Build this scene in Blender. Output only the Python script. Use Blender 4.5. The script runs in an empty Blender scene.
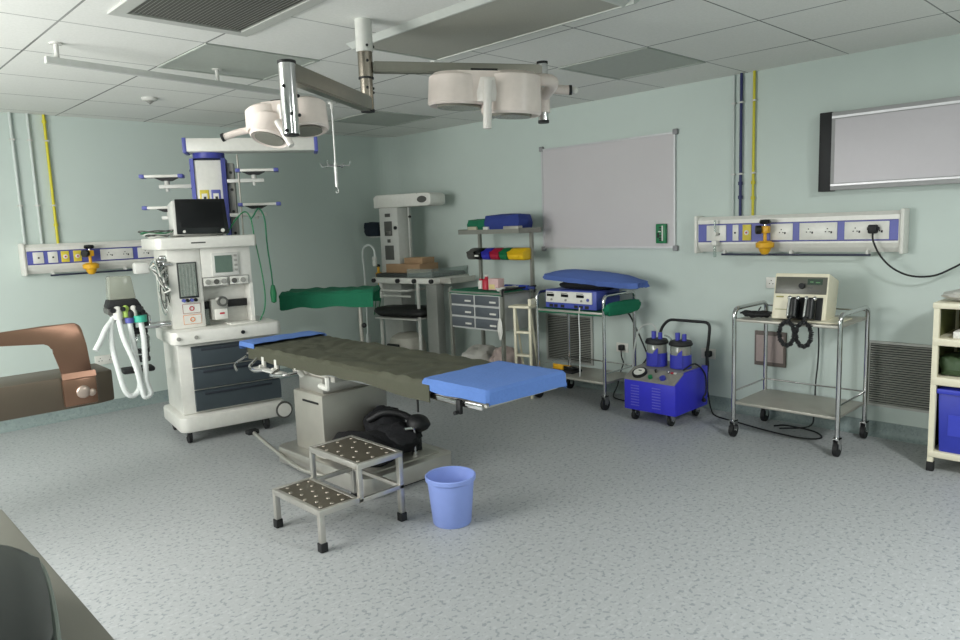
import bpy, bmesh, math, random
from mathutils import Vector, Matrix, noise
random.seed(7)
PI = math.pi
scene = bpy.context.scene
COL = scene.collection

# ------------------------------------------------------------------ camera
cam_data = bpy.data.cameras.new('camera')
cam = bpy.data.objects.new('camera', cam_data)
COL.objects.link(cam)
yaw, pitch, roll = .767, .133, -.038
fw = Vector((math.sin(yaw)*math.cos(pitch), math.cos(yaw)*math.cos(pitch), -math.sin(pitch)))
rt = Vector((math.cos(yaw), -math.sin(yaw), 0))
up = rt.cross(fw)
r2 = math.cos(roll)*rt + math.sin(roll)*up
u2 = -math.sin(roll)*rt + math.cos(roll)*up
mw = Matrix(((r2.x, u2.x, -fw.x, -5.1037), (r2.y, u2.y, -fw.y, -6.66885), (r2.z, u2.z, -fw.z, 1.4996), (0, 0, 0, 1)))
cam.matrix_world = mw
cam_data.sensor_width = 36
cam_data.lens = 718.7/960*36
cam_data.clip_start = .05
scene.camera = cam

# ------------------------------------------------------------------ world, light, exposure
world = bpy.data.worlds.new('world'); scene.world = world
world.use_nodes = True
world.node_tree.nodes['Background'].inputs[0].default_value = (.6, .68, .66, 1)
world.node_tree.nodes['Background'].inputs[1].default_value = .05
vs = scene.view_settings
vs.view_transform = 'Standard'; vs.look = 'None'; vs.gamma = 1; vs.use_curve_mapping = False
vs.exposure = -0.07
LIGHT_LEFT, LIGHT_RIGHT = 14, 74      # watts of the two ceiling panels that are switched on
def area(name, loc, size, power, color):
    l = bpy.data.lights.new(name, 'AREA'); l.energy = power; l.size = size[0]; l.size_y = size[1]; l.shape = 'RECTANGLE'; l.color = color
    o = bpy.data.objects.new(name, l); COL.objects.link(o); o.location = loc
    return o
area('ceiling_lamp_light', (-5.75, -3.6, 2.455), (.55, .55), LIGHT_LEFT, (1, .98, .95))
area('ceiling_lamp_light', (-2.33, -7.27, 2.455), (.4, .4), LIGHT_RIGHT, (.98, 1, 1))
area('ceiling_lamp_light', (-5.09, -7.95, 2.455), (.55, .55), 22, (.98, 1, 1))  # low-power fill lamp, added behind the camera to soften contrast
o = area('window_light', (-6.34, -2.7, 1.6), (1.3, 2.4), 120, (1, .99, .96)); o.rotation_euler = (0, -PI/2, 0)

# ------------------------------------------------------------------ materials
MATS = {}
def srgb(c):
    return tuple(((v/255)/12.92 if v/255 <= .04045 else ((v/255+.055)/1.055)**2.4) for v in c)
def mat(name, c, rough=.5, metal=0, var=.08, scale=30, bump=0, trans=0, spec=.5, emit=None, estr=1, alpha=1):
    if name in MATS: return MATS[name]
    m = bpy.data.materials.new(name); m.use_nodes = True
    nt = m.node_tree; b = nt.nodes['Principled BSDF']
    col = srgb(c)
    tc = nt.nodes.new('ShaderNodeTexCoord'); nz = nt.nodes.new('ShaderNodeTexNoise')
    nz.inputs['Scale'].default_value = scale; nz.inputs['Detail'].default_value = 3
    nt.links.new(tc.outputs['Object'], nz.inputs['Vector'])
    mx = nt.nodes.new('ShaderNodeMix'); mx.data_type = 'RGBA'
    mx.inputs[6].default_value = tuple(v*(1-var) for v in col)+(1,)
    mx.inputs[7].default_value = tuple(min(1, v*(1+var)) for v in col)+(1,)
    nt.links.new(nz.outputs['Fac'], mx.inputs[0]); nt.links.new(mx.outputs[2], b.inputs['Base Color'])
    b.inputs['Roughness'].default_value = rough; b.inputs['Metallic'].default_value = metal
    b.inputs['Specular IOR Level'].default_value = spec
    b.inputs['Transmission Weight'].default_value = trans
    b.inputs['Alpha'].default_value = alpha
    if emit:
        b.inputs['Emission Color'].default_value = srgb(emit)+(1,); b.inputs['Emission Strength'].default_value = estr
    if bump:
        bp = nt.nodes.new('ShaderNodeBump'); bp.inputs['Strength'].default_value = bump; bp.inputs['Distance'].default_value = .01
        nt.links.new(nz.outputs['Fac'], bp.inputs['Height']); nt.links.new(bp.outputs[0], b.inputs['Normal'])
    MATS[name] = m
    return m
white = mat('white_enamel', (222, 221, 214), .35)
white2 = mat('white_plastic', (205, 205, 200), .4)
cream = mat('cream_enamel', (226, 220, 196), .4)
steel = mat('stainless_steel', (196, 193, 186), .32, .75, .1, 12)
chrome = mat('chrome', (205, 205, 205), .12, 1, .04)
brushed = mat('brushed_steel', (178, 175, 166), .42, .5, .12, 8)
black = mat('black_rubber', (22, 23, 25), .6)
black_gloss = mat('black_plastic', (16, 18, 20), .25)
navy = mat('navy_drawer', (62, 72, 78), .5)
blue = mat('royal_blue_enamel', (54, 54, 206), .4)
strip = mat('blue_stripe', (88, 94, 170), .45)
blue_cloth = mat('blue_cloth', (94, 130, 198), .9, bump=.3, scale=60, var=.06)
blue_cloth_dark = mat('dark_blue_cloth', (52, 70, 150), .9, bump=.3, scale=60)
green_cloth = mat('green_cloth', (18, 104, 74), .9, bump=.3, scale=60)
olive = mat('olive_mattress_cover', (74, 75, 60), .75, bump=.2, scale=40)
black_cloth = mat('black_cloth', (14, 15, 20), .85, bump=.4, scale=40)
navy_cloth = mat('navy_cloth', (24, 34, 46), .9, bump=.3)
yellow = mat('yellow_plastic', (226, 170, 30), .45)
yellow_pipe = mat('yellow_pipe_paint', (206, 196, 50), .5)
blue_pipe = mat('dark_blue_pipe_paint', (34, 40, 92), .5)
red = mat('red_plastic', (186, 40, 60), .45)
greenp = mat('green_plastic', (24, 120, 74), .45)
teal = mat('teal_plastic', (60, 176, 150), .45)
hose = mat('white_hose', (222, 226, 224), .5)
cardboard = mat('cardboard', (172, 140, 108), .85, bump=.1)
clear = mat('clear_plastic', (214, 226, 222), .08, trans=.85, var=.02)
smoke = mat('smoked_plastic', (150, 150, 138), .25, trans=.3, var=.05)
screen = mat('dark_screen', (14, 17, 20), .15)
lcd = mat('grey_green_lcd', (92, 112, 100), .3)
grey = mat('grey_enamel', (150, 150, 144), .45)
dark_grey = mat('dark_grey_panel', (84, 84, 80), .4)
board = mat('whiteboard_surface', (200, 196, 198), .28, var=.03, scale=3)
alu = mat('aluminium', (206, 206, 208), .4, .4)
brown_metal = mat('brown_tinted_metal', (140, 108, 90), .3, .85, .12, 5)
bucket_m = mat('periwinkle_plastic', (138, 158, 222), .45, var=.03)
poly = mat('cloudy_polythene', (214, 212, 204), .4, var=.1, scale=20, trans=.25)
pinkish = mat('faded_pink_board', (176, 160, 156), .7)
diff_off = mat('unlit_diffuser', (172, 178, 170), .6)
olive_glass = mat('olive_shelf_lining', (96, 100, 62), .5, var=.3, scale=14)
green_paper = mat('dark_green_packet', (56, 76, 48), .6, var=.4, scale=25)
lamp_white = mat('warm_white_lamp_shell', (226, 214, 206), .35)
lamp_on = mat('lit_diffuser', (255, 255, 250), .5, emit=(255, 255, 250), estr=6)

def floor_material(name, base, dark, light, sc=1.0):
    m = bpy.data.materials.new(name); m.use_nodes = True; nt = m.node_tree; b = nt.nodes['Principled BSDF']
    tc = nt.nodes.new('ShaderNodeTexCoord')
    v1 = nt.nodes.new('ShaderNodeTexNoise'); v1.inputs['Scale'].default_value = 48*sc; v1.inputs['Detail'].default_value = 2
    v2 = nt.nodes.new('ShaderNodeTexNoise'); v2.inputs['Scale'].default_value = 36*sc; v2.inputs['Detail'].default_value = 2
    mp = nt.nodes.new('ShaderNodeMapping'); mp.inputs['Location'].default_value = (13, 5, 2); mp.inputs['Scale'].default_value = (1, 1.6, 1)
    nt.links.new(tc.outputs['Object'], v1.inputs['Vector']); nt.links.new(tc.outputs['Object'], mp.inputs['Vector']); nt.links.new(mp.outputs[0], v2.inputs['Vector'])
    r1 = nt.nodes.new('ShaderNodeValToRGB'); r1.color_ramp.elements[0].position = .56; r1.color_ramp.elements[1].position = .62
    r1.color_ramp.elements[0].color = (0, 0, 0, 1); r1.color_ramp.elements[1].color = (1, 1, 1, 1)
    r3 = nt.nodes.new('ShaderNodeValToRGB'); r3.color_ramp.elements[0].position = .56; r3.color_ramp.elements[1].position = .64
    r3.color_ramp.elements[0].color = (0, 0, 0, 1); r3.color_ramp.elements[1].color = (1, 1, 1, 1)
    nt.links.new(v1.outputs['Fac'], r1.inputs[0]); nt.links.new(v2.outputs['Fac'], r3.inputs[0])
    a = nt.nodes.new('ShaderNodeMix'); a.data_type = 'RGBA'; a.inputs[6].default_value = srgb(base)+(1,); a.inputs[7].default_value = srgb(dark)+(1,)
    c = nt.nodes.new('ShaderNodeMix'); c.data_type = 'RGBA'; c.inputs[7].default_value = srgb(light)+(1,)
    nt.links.new(r1.outputs[0], a.inputs[0]); nt.links.new(a.outputs[2], c.inputs[6]); nt.links.new(r3.outputs[0], c.inputs[0])
    nt.links.new(c.outputs[2], b.inputs['Base Color'])
    b.inputs['Roughness'].default_value = .5; b.inputs['Specular IOR Level'].default_value = .35
    return m
floor_m = floor_material('speckled_vinyl', (168, 171, 172), (142, 147, 149), (176, 179, 180))
cove_m = floor_material('speckled_vinyl_cove', (140, 154, 152), (130, 144, 143), (146, 160, 158))
wall_m = mat('pale_mint_paint', (196, 208, 202), .6, var=.02, scale=6, bump=.02)

def ceiling_material():
    m = bpy.data.materials.new('mineral_ceiling_tiles'); m.use_nodes = True; nt = m.node_tree; b = nt.nodes['Principled BSDF']
    tc = nt.nodes.new('ShaderNodeTexCoord'); sp = nt.nodes.new('ShaderNodeSeparateXYZ'); nt.links.new(tc.outputs['Object'], sp.inputs[0])
    def mth(op, x, y=None):
        n = nt.nodes.new('ShaderNodeMath'); n.operation = op
        for i, v in enumerate((x, y)):
            if v is None: continue
            if isinstance(v, (int, float)): n.inputs[i].default_value = v
            else: nt.links.new(v, n.inputs[i])
        return n.outputs[0]
    def line(o, off, step, w):
        f = mth('FRACT', mth('DIVIDE', mth('ADD', o, -off+50*step), step))
        d = mth('MULTIPLY', mth('MINIMUM', f, mth('SUBTRACT', 1.0, f)), step)
        return mth('LESS_THAN', d, w)
    lx = line(sp.outputs[0], -4.055, .69, .0055)
    ly = line(sp.outputs[1], -3.545, .677, .0042)
    l = mth('MAXIMUM', lx, ly)
    nz = nt.nodes.new('ShaderNodeTexNoise'); nz.inputs['Scale'].default_value = 1.3; nt.links.new(tc.outputs['Object'], nz.inputs['Vector'])
    amt = mth('MULTIPLY', l, mth('ADD', mth('MULTIPLY', nz.outputs['Fac'], .9), .3))
    sk = nt.nodes.new('ShaderNodeTexNoise'); sk.inputs['Scale'].default_value = 90; nt.links.new(tc.outputs['Object'], sk.inputs['Vector'])
    base = nt.nodes.new('ShaderNodeMix'); base.data_type = 'RGBA'; base.inputs[6].default_value = srgb((222, 224, 218))+(1,); base.inputs[7].default_value = srgb((238, 238, 234))+(1,)
    nt.links.new(sk.outputs['Fac'], base.inputs[0])
    mx = nt.nodes.new('ShaderNodeMix'); mx.data_type = 'RGBA'; mx.inputs[7].default_value = srgb((52, 58, 56))+(1,)
    nt.links.new(amt, mx.inputs[0]); nt.links.new(base.outputs[2], mx.inputs[6]); nt.links.new(mx.outputs[2], b.inputs['Base Color'])
    b.inputs['Roughness'].default_value = .85; b.inputs['Specular IOR Level'].default_value = .2
    return m
ceil_m = ceiling_material()

# ------------------------------------------------------------------ mesh helpers
def vec(p): return Vector(p)
class M:
    def __init__(s): s.bm = bmesh.new(); s.sm = False
    def _add(s, verts, faces):
        vv = [s.bm.verts.new(v) for v in verts]
        for f in faces:
            try: s.bm.faces.new([vv[i] for i in f])
            except ValueError: pass
        return vv
    def box(s, x0, y0, z0, x1, y1, z1, bev=0, seg=2):
        x0, x1 = min(x0, x1), max(x0, x1); y0, y1 = min(y0, y1), max(y0, y1); z0, z1 = min(z0, z1), max(z0, z1)
        vv = s._add([(x0,y0,z0),(x1,y0,z0),(x1,y1,z0),(x0,y1,z0),(x0,y0,z1),(x1,y0,z1),(x1,y1,z1),(x0,y1,z1)],
                    [(3,2,1,0),(4,5,6,7),(0,1,5,4),(1,2,6,5),(2,3,7,6),(3,0,4,7)])
        if bev:
            es = {e for v in vv for e in v.link_edges}
            bmesh.ops.bevel(s.bm, geom=list(es), offset=min(bev, .49*min(x1-x0, y1-y0, z1-z0)), segments=seg, affect='EDGES', profile=.5)
            s.sm = True
        return s
    def prism(s, poly, axis, a, b, bev=0):
        # poly of 2-D points; axis: 0 -> (y,z), 1 -> (x,z), 2 -> (x,y)
        def P(p, t):
            return {0: (t, p[0], p[1]), 1: (p[0], t, p[1]), 2: (p[0], p[1], t)}[axis]
        n = len(poly)
        vv = s._add([P(p, a) for p in poly]+[P(p, b) for p in poly],
                    [tuple(range(n)), tuple(range(2*n-1, n-1, -1))]+[(i, (i+1) % n, n+(i+1) % n, n+i) for i in range(n)])
        if bev:
            es = {e for v in vv for e in v.link_edges}
            bmesh.ops.bevel(s.bm, geom=list(es), offset=bev, segments=2, affect='EDGES', profile=.5); s.sm = True
        return s
    def cyl(s, p, q, r, r2=None, seg=16, caps=True):
        p, q = vec(p), vec(q); r2 = r if r2 is None else r2
        d = (q-p).normalized(); a = Vector((0, 0, 1)) if abs(d.z) < .9 else Vector((1, 0, 0))
        u = d.cross(a).normalized(); w = d.cross(u)
        v = []
        for c, rr in ((p, r), (q, r2)):
            for i in range(seg):
                t = 2*PI*i/seg; v.append(c+(u*math.cos(t)+w*math.sin(t))*rr)
        f = [(i, (i+1) % seg, seg+(i+1) % seg, seg+i) for i in range(seg)]
        if caps: f += [tuple(range(seg-1, -1, -1)), tuple(range(seg, 2*seg))]
        s._add(v, f); s.sm = True
        return s
    def tube(s, path, r, seg=8, smooth=True, sub=5, closed=False, rfun=None):
        pts = [vec(p) for p in path]
        if smooth and len(pts) > 2:
            out = []; n = len(pts)
            for i in range(n if closed else n-1):
                p1, p2 = pts[i], pts[(i+1) % n]
                p0 = pts[(i-1) % n] if (closed or i > 0) else p1*2-p2
                p3 = pts[(i+2) % n] if (closed or i < n-2) else p2*2-p1
                for k in range(sub):
                    t = k/sub
                    out.append(.5*((2*p1)+(p2-p0)*t+(2*p0-5*p1+4*p2-p3)*t*t+(3*p1-p0-3*p2+p3)*t**3))
            if not closed: out.append(pts[-1])
            pts = out
        n = len(pts); rings = []; u = None
        for i, p in enumerate(pts):
            if closed: d = pts[(i+1) % n]-pts[i-1]
            else: d = pts[min(i+1, n-1)]-pts[max(i-1, 0)]
            if d.length < 1e-9: d = Vector((0, 0, 1))
            d.normalize()
            if u is None:
                a = Vector((0, 0, 1)) if abs(d.z) < .9 else Vector((1, 0, 0)); u = d.cross(a).normalized()
            else:
                u = (u-d*u.dot(d)); u = u.normalized() if u.length > 1e-6 else d.orthogonal().normalized()
            w = d.cross(u); rr = r if rfun is None else r*rfun(i)
            rings.append([s.bm.verts.new(p+(u*math.cos(2*PI*k/seg)+w*math.sin(2*PI*k/seg))*rr) for k in range(seg)])
        for i in range(n if closed else n-1):
            A, B = rings[i], rings[(i+1) % n]
            for k in range(seg): s.bm.faces.new((A[k], A[(k+1) % seg], B[(k+1) % seg], B[k]))
        if not closed:
            s.bm.faces.new(rings[0][::-1]); s.bm.faces.new(rings[-1])
        s.sm = True
        return s
    def bend(s, path, r, rad=.05, seg=8, closed=False):
        """pipe with rounded corners"""
        pts = [vec(p) for p in path]; out = []; n = len(pts)
        for i, p in enumerate(pts):
            if not closed and i in (0, n-1): out.append(p); continue
            a, b = pts[i-1]-p, pts[(i+1) % n]-p
            rr = min(rad, a.length*.45, b.length*.45); a = p+a.normalized()*rr; b = p+b.normalized()*rr
            for k in range(6):
                t = k/5; out.append(a*(1-t)**2+p*2*t*(1-t)+b*t*t)
        return s.tube(out, r, seg, smooth=False, closed=closed)
    def ball(s, c, r, sx=1, sy=1, sz=1, seg=16):
        bmesh.ops.create_uvsphere(s.bm, u_segments=seg, v_segments=seg//2+2, radius=r, matrix=Matrix.Translation(c) @ Matrix.Diagonal((sx, sy, sz, 1))); s.sm = True
        return s
    def lathe(s, prof, c=(0, 0, 0), seg=24, mtx=None):
        rings = []; mtx = mtx or Matrix.Identity(4)
        for r, z in prof:
            rings.append([s.bm.verts.new(mtx @ Vector((c[0]+r*math.cos(2*PI*k/seg), c[1]+r*math.sin(2*PI*k/seg), c[2]+z))) for k in range(seg)])
        for A, B in zip(rings, rings[1:]):
            for k in range(seg): s.bm.faces.new((A[k], A[(k+1) % seg], B[(k+1) % seg], B[k]))
        if prof[0][0] > 1e-5: s.bm.faces.new(rings[0][::-1])
        if prof[-1][0] > 1e-5: s.bm.faces.new(rings[-1])
        s.sm = True
        return s
    def grid(s, f, nu, nv, th=.006):
        """cloth: f(u,v)->point, given a real thickness"""
        P = [[vec(f(i/nu, j/nv)) for j in range(nv+1)] for i in range(nu+1)]
        def nrm(i, j):
            a = P[min(i+1, nu)][j]-P[max(i-1, 0)][j]; b = P[i][min(j+1, nv)]-P[i][max(j-1, 0)]
            n = a.cross(b); return n.normalized() if n.length > 1e-9 else Vector((0, 0, 1))
        T = [[s.bm.verts.new(P[i][j]) for j in range(nv+1)] for i in range(nu+1)]
        B = [[s.bm.verts.new(P[i][j]-nrm(i, j)*th) for j in range(nv+1)] for i in range(nu+1)]
        for i in range(nu):
            for j in range(nv):
                s.bm.faces.new((T[i][j], T[i+1][j], T[i+1][j+1], T[i][j+1])); s.bm.faces.new((B[i][j+1], B[i+1][j+1], B[i+1][j], B[i][j]))
        for i in range(nu):
            s.bm.faces.new((T[i][0], B[i][0], B[i+1][0], T[i+1][0])); s.bm.faces.new((T[i+1][nv], B[i+1][nv], B[i][nv], T[i][nv]))
        for j in range(nv):
            s.bm.faces.new((T[0][j+1], B[0][j+1], B[0][j], T[0][j])); s.bm.faces.new((T[nu][j], B[nu][j], B[nu][j+1], T[nu][j+1]))
        s.sm = True
        return s
    def blob(s, c, rx, ry, rz, amp=.15, fr=6, seg=28, flat=None, box=0, seed=0):
        """lumpy bundle; box>0 squares it off, flat keeps it above a height"""
        r = bmesh.ops.create_uvsphere(s.bm, u_segments=seg, v_segments=seg//2, radius=1)
        for v in r['verts']:
            p = v.co.copy()
            if box:
                m = max(abs(p.x), abs(p.y), abs(p.z)); p = p.lerp(p/m, box)
            n = noise.noise(p*fr*.35+Vector((seed, seed*.7, 1.3)))*amp + noise.noise(p*fr+Vector((seed, 0, 0)))*amp*.5
            p = p*(1+n); q = Vector((c[0]+p.x*rx, c[1]+p.y*ry, c[2]+p.z*rz))
            if flat is not None and q.z < flat: q.z = flat
            v.co = q
        s.sm = True
        return s
    def xf(s, mtx):
        bmesh.ops.transform(s.bm, matrix=mtx, verts=s.bm.verts[:]); return s
    def obj(s, name, m, parent=None, label=None):
        bmesh.ops.recalc_face_normals(s.bm, faces=s.bm.faces[:])
        me = bpy.data.meshes.new(name)
        if s.sm:
            for f in s.bm.faces: f.smooth = True
        s.bm.to_mesh(me); s.bm.free()
        if s.sm and hasattr(me, 'set_sharp_from_angle'): me.set_sharp_from_angle(angle=math.radians(38))
        me.materials.append(m)
        o = bpy.data.objects.new(name, me); COL.objects.link(o)
        if parent is not None: o.parent = parent
        if label: o['label'] = label
        return o
def tag(o, label, cat, group=None, kind=None):
    o['label'] = label; o['category'] = cat
    if group: o['group'] = group
    if kind: o['kind'] = kind
    return o
def thing(name, label, cat, loc=(0, 0, 0), rz=0, group=None):
    o = bpy.data.objects.new(name, None); COL.objects.link(o); o.empty_display_size = .1
    o.location = loc; o.rotation_euler = (0, 0, rz)
    return tag(o, label, cat, group)
def struct(name, mm, m):
    o = mm.obj(name, m); o['kind'] = 'structure'; return o
def caster(parent, x, y, r=.04, top=.1, out=0):
    c = M().cyl((x-.013, y, r), (x+.013, y, r), r, seg=20).obj('caster', black, parent)
    M().prism([(y-.022, r), (y+.022, r), (y+.028, top), (y-.028, top)], 0, x-.019, x-.014).prism([(y-.022, r), (y+.022, r), (y+.028, top), (y-.028, top)], 0, x+.014, x+.019).box(x-.019, y-.028, top-.006, x+.019, y+.028, top).cyl((x-.022, y, r), (x+.022, y, r), .008).obj('caster_fork', chrome, c)
    return c
def cable(name, path, r, label, cat='cable', m=None, group=None):
    return tag(M().tube(path, r, 8).obj(name, m or black), label, cat, group)

# ================================================================== the room
H = 2.4955
XW, YW = -6.4, -9.6
RC = .24
def arc(n=10):
    return [(-RC+RC*math.sin(t*PI/2/n), -RC+RC*math.cos(t*PI/2/n)) for t in range(n+1)]
struct('floor', M().box(XW, YW, -.1, .1, .1, 0), floor_m)
struct('ceiling', M().box(XW, YW, H, .1, .1, H+.1), ceil_m)
a = arc()
struct('wall_back', M().prism([(XW, 0)]+a[:6]+[(.12, .12), (XW, .12)], 2, 0, H), wall_m)
struct('wall_right', M().prism(a[5:]+[(0, YW), (.12, YW), (.12, .12)], 2, 0, H), wall_m)
struct('wall_left', M().box(XW-.1, YW, 0, XW, .1, H), wall_m)
struct('wall_front', M().box(XW, YW-.1, 0, .1, YW, H), wall_m)
def cove(path, name):
    """vinyl turned up the wall: path of (point, inward normal)"""
    prof = [(0, .10), (.006, .10), (.007, .045), (.012, .025), (.022, .011), (.04, .002), (.04, 0), (0, 0)]
    mm = M(); rings = []
    for (x, y), (nx, ny) in path:
        rings.append([mm.bm.verts.new((x+nx*d, y+ny*d, z)) for d, z in prof])
    k = len(prof)
    for A, B in zip(rings, rings[1:]):
        for i in range(k): mm.bm.faces.new((A[i], A[(i+1) % k], B[(i+1) % k], B[i]))
    mm.bm.faces.new(rings[0]); mm.bm.faces.new(rings[-1][::-1]); mm.sm = True
    struct(name, mm, cove_m)
def nrm(p): 
    d = Vector((-RC-p[0], -RC-p[1])); d.normalize(); return (d.x, d.y)
cove([((XW, 0), (0, -1))]+[(p, nrm(p)) for p in a[:6]], 'baseboard_back')
cove([(p, nrm(p)) for p in a[5:]]+[((0, YW), (-1, 0))], 'baseboard_right')
f = M()
for a_ in ((-3.96, .88, -3.9, 2.32), (-1.5, .88, -1.44, 2.32), (-3.9, .88, -1.5, .94), (-3.9, 2.26, -1.5, 2.32), (-2.73, .94, -2.67, 2.26)): f.box(XW, a_[0], a_[1], XW+.05, a_[2], a_[3])
struct('trim_1', f, white2)
struct('window_1', M().box(XW, -3.9, .94, XW+.02, -1.5, 2.26), mat('daylit_glass', (240, 250, 250), .3, emit=(236, 246, 250), estr=1))

# ---- ceiling fittings
def flat_panel(x0, y0, x1, y1, label, name='ceiling_panel', lit=False, group=None):
    t = thing(name, label, 'ceiling light', ((x0+x1)/2, (y0+y1)/2, H), 0, group)
    w, d = (x1-x0)/2, (y1-y0)/2
    f = M()
    for a_ in ((-w, -d, -w+.02, d), (w-.02, -d, w, d), (-w+.02, -d, w-.02, -d+.02), (-w+.02, d-.02, w-.02, d)):
        f.box(a_[0], a_[1], -.008, a_[2], a_[3], 0)
    f.obj('frame', diff_off if not lit else white2, t)
    M().box(-w+.02, -d+.02, -.004, w-.02, d-.02, 0).obj('diffuser', lamp_on if lit else diff_off, t)
    return t
flat_panel(-3.365, -2.868, -2.675, -2.19, 'unlit grey square light panel in the ceiling behind the slatted air vent', 'ceiling_light')
flat_panel(-1.295, -4.222, -.605, -3.545, 'unlit grey square light panel in the ceiling above the whiteboard', 'ceiling_light')
flat_panel(-1.295, -1.514, -.605, -.837, 'unlit grey square light panel in the ceiling near the room corner', 'ceiling_light')

t = thing('air_vent', 'slatted grey metal air vent at the top left of the ceiling', 'air vent', (-3.6, -3.72, H))
f = M()
for a_ in ((-.33, -.6, -.27, .58), (.27, -.6, .33, .58), (-.27, .52, .27, .58), (-.27, -.6, .27, -.54)): f.box(*a_[:2], -.012, *a_[2:], 0)
f.obj('frame', mat('vent_frame', (188, 190, 184), .5), t)
M().box(-.27, -.54, -.002, .27, .52, 0).obj('backing', mat('vent_backing', (104, 106, 100), .7), t)
sl = M(); n = 30
for i in range(n):
    x = -.27+(i+.5)*.54/n; sl.prism([(x-.007, -.010), (x-.004, -.010), (x+.007, -.002), (x+.004, -.002)], 1, -.54, .52)
sl.obj('slats', mat('vent_slat', (166, 166, 160), .5), t)

t = thing('laminar_flow_diffuser', 'long grey air diffuser panel in a pale frame on the ceiling beside the lamp pole', 'air diffuser', (-2.435, -4.0, H))
w, y0, y1 = .285, -.66, .68
f = M()
f.prism([(-w-.04, 0), (-w, -.024), (-w+.012, -.024), (-w+.012, 0)], 1, y0-.05, y1+.05)
f.prism([(w+.04, 0), (w, -.024), (w-.012, -.024), (w-.012, 0)], 1, y0-.05, y1+.05)
f.prism([(y0-.04, 0), (y0, -.024), (y0+.012, -.024), (y0+.012, 0)], 0, -w+.012, w-.012)
f.prism([(y1+.04, 0), (y1, -.024), (y1-.012, -.024), (y1-.012, 0)], 0, -w+.012, w-.012)
f.obj('frame', mat('diffuser_frame', (198, 202, 196), .5), t)
M().box(-w+.012, y0+.012, -.018, w-.012, y1-.012, 0).obj('perforated_face', mat('diffuser_mesh', (166, 166, 156), .7, var=.25, scale=160), t)

t = thing('smoke_detector', 'small round white smoke detector on the ceiling behind the drip rail', 'smoke detector', (-3.04, -1.16, H))
M().lathe([(.055, 0), (.055, -.012), (.045, -.022), (.0, -.022)]).obj('base', white2, t)
M().lathe([(.032, -.022), (.028, -.024), (.0, -.048)]).obj('sensor', grey, t)

t = thing('drip_rail', 'long thin white drip rail hung below the ceiling at left', 'rail', (0, 0, 0))
p, q = Vector((-4.02, -2.45, 2.405)), Vector((-2.1, -2.2, 2.405)); d = (q-p).normalized(); nn = Vector((-d.y, d.x, 0))
mm = M(); c = [p-nn*.014, p+nn*.014, q+nn*.014, q-nn*.014]
mm._add([v+Vector((0, 0, z)) for z in (-.016, .016) for v in c], [(3,2,1,0),(4,5,6,7),(0,1,5,4),(1,2,6,5),(2,3,7,6),(3,0,4,7)])
mm.obj('rail', mat('rail_white', (196, 198, 194), .5), t)
for k in (.03, .5, .93):
    s_ = p.lerp(q, k); M().cyl((s_.x, s_.y, 2.42), (s_.x, s_.y, H), .012).cyl((s_.x, s_.y, H-.008), (s_.x, s_.y, H), .03).obj('hanger', white2, t)

t = thing('drip_hanger', 'thin metal drip bottle hanger with hooks dangling near the left surgical lamp', 'hanger', (-2.18, -2.21, 0))
M().cyl((0, 0, 2.34), (0, 0, 2.395), .014).box(-.02, -.02, 2.375, .02, .02, 2.389).obj('trolley', white2, t)
M().cyl((0, 0, 1.90), (0, 0, 2.35), .0065).cyl((0, 0, 1.80), (0, 0, 1.97), .012).tube([(0, 0, 1.80), (.01, 0, 1.785), (.012, 0, 1.765), (0, 0, 1.755), (-.012, 0, 1.77)], .0035).obj('rod', mat('hanger_white_metal', (225, 225, 222), .3, .3), t)
for a_ in range(4):
    dx, dy = math.cos(a_*PI/2+.5), math.sin(a_*PI/2+.5)
    M().tube([(0, 0, 1.945), (.05*dx, .05*dy, 1.95), (.1*dx, .1*dy, 1.945), (.112*dx, .112*dy, 1.955), (.118*dx, .118*dy, 1.975)], .004).obj('hook', chrome, t)

# ================================================================== surgical lamps on the ceiling pole
t = thing('surgical_lamp', 'double white surgical lamp with chrome arms hanging from a ceiling pole', 'surgical lamp', (0, 0, 0))
px, py = -2.95, -3.7
M().cyl((px, py, 2.345), (px, py, H), .041, seg=24).obj('ceiling_column', mat('column_white', (205, 206, 200), .4), t)
pole = M().cyl((px, py, 2.225), (px, py, 2.345), .036, seg=24).cyl((px, py, 2.07), (px, py, 2.22), .031, seg=24).obj('pole', mat('pole_metal', (168, 160, 148), .25, 1), t)
M().cyl((px, py, 2.062), (px, py, 2.074), .034, seg=24).obj('pole_ring', black, pole); M().cyl((px, py, 2.219), (px, py, 2.227), .0375, seg=24).obj('pole_ring', black, pole)
for k, (a_, z) in enumerate(((-1.9, 2.37), (-.6, 2.37), (-1.9, 2.30), (-.5, 2.175), (-.5, 2.155), (-2.1, 2.175))):
    rr = .041 if z > 2.345 else (.036 if z > 2.22 else .031)
    M().ball((px+rr*math.cos(a_), py+rr*math.sin(a_), z), .007, seg=8).obj('screw', black, pole)
def beam(mm, p, q, w, h0, h1=None):
    p, q = vec(p), vec(q); h1 = h1 or h0; d = (q-p).normalized(); n_ = Vector((-d.y, d.x, 0)).normalized()*w/2; u_ = Vector((0, 0, 1))
    vv = []
    for c_, h_ in ((p, h0), (q, h1)):
        vv += [c_-n_-u_*h_/2, c_+n_-u_*h_/2, c_+n_+u_*h_/2, c_-n_+u_*h_/2]
    vs_ = mm._add(vv, [(3,2,1,0),(4,5,6,7),(0,1,5,4),(1,2,6,5),(2,3,7,6),(3,0,4,7)])
    bmesh.ops.bevel(mm.bm, geom=list({e for v in vs_ for e in v.link_edges}), offset=.006, segments=2, affect='EDGES'); mm.sm = True
    return mm
arm_m = mat('arm_metal', (150, 148, 138), .32, .9)
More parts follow.
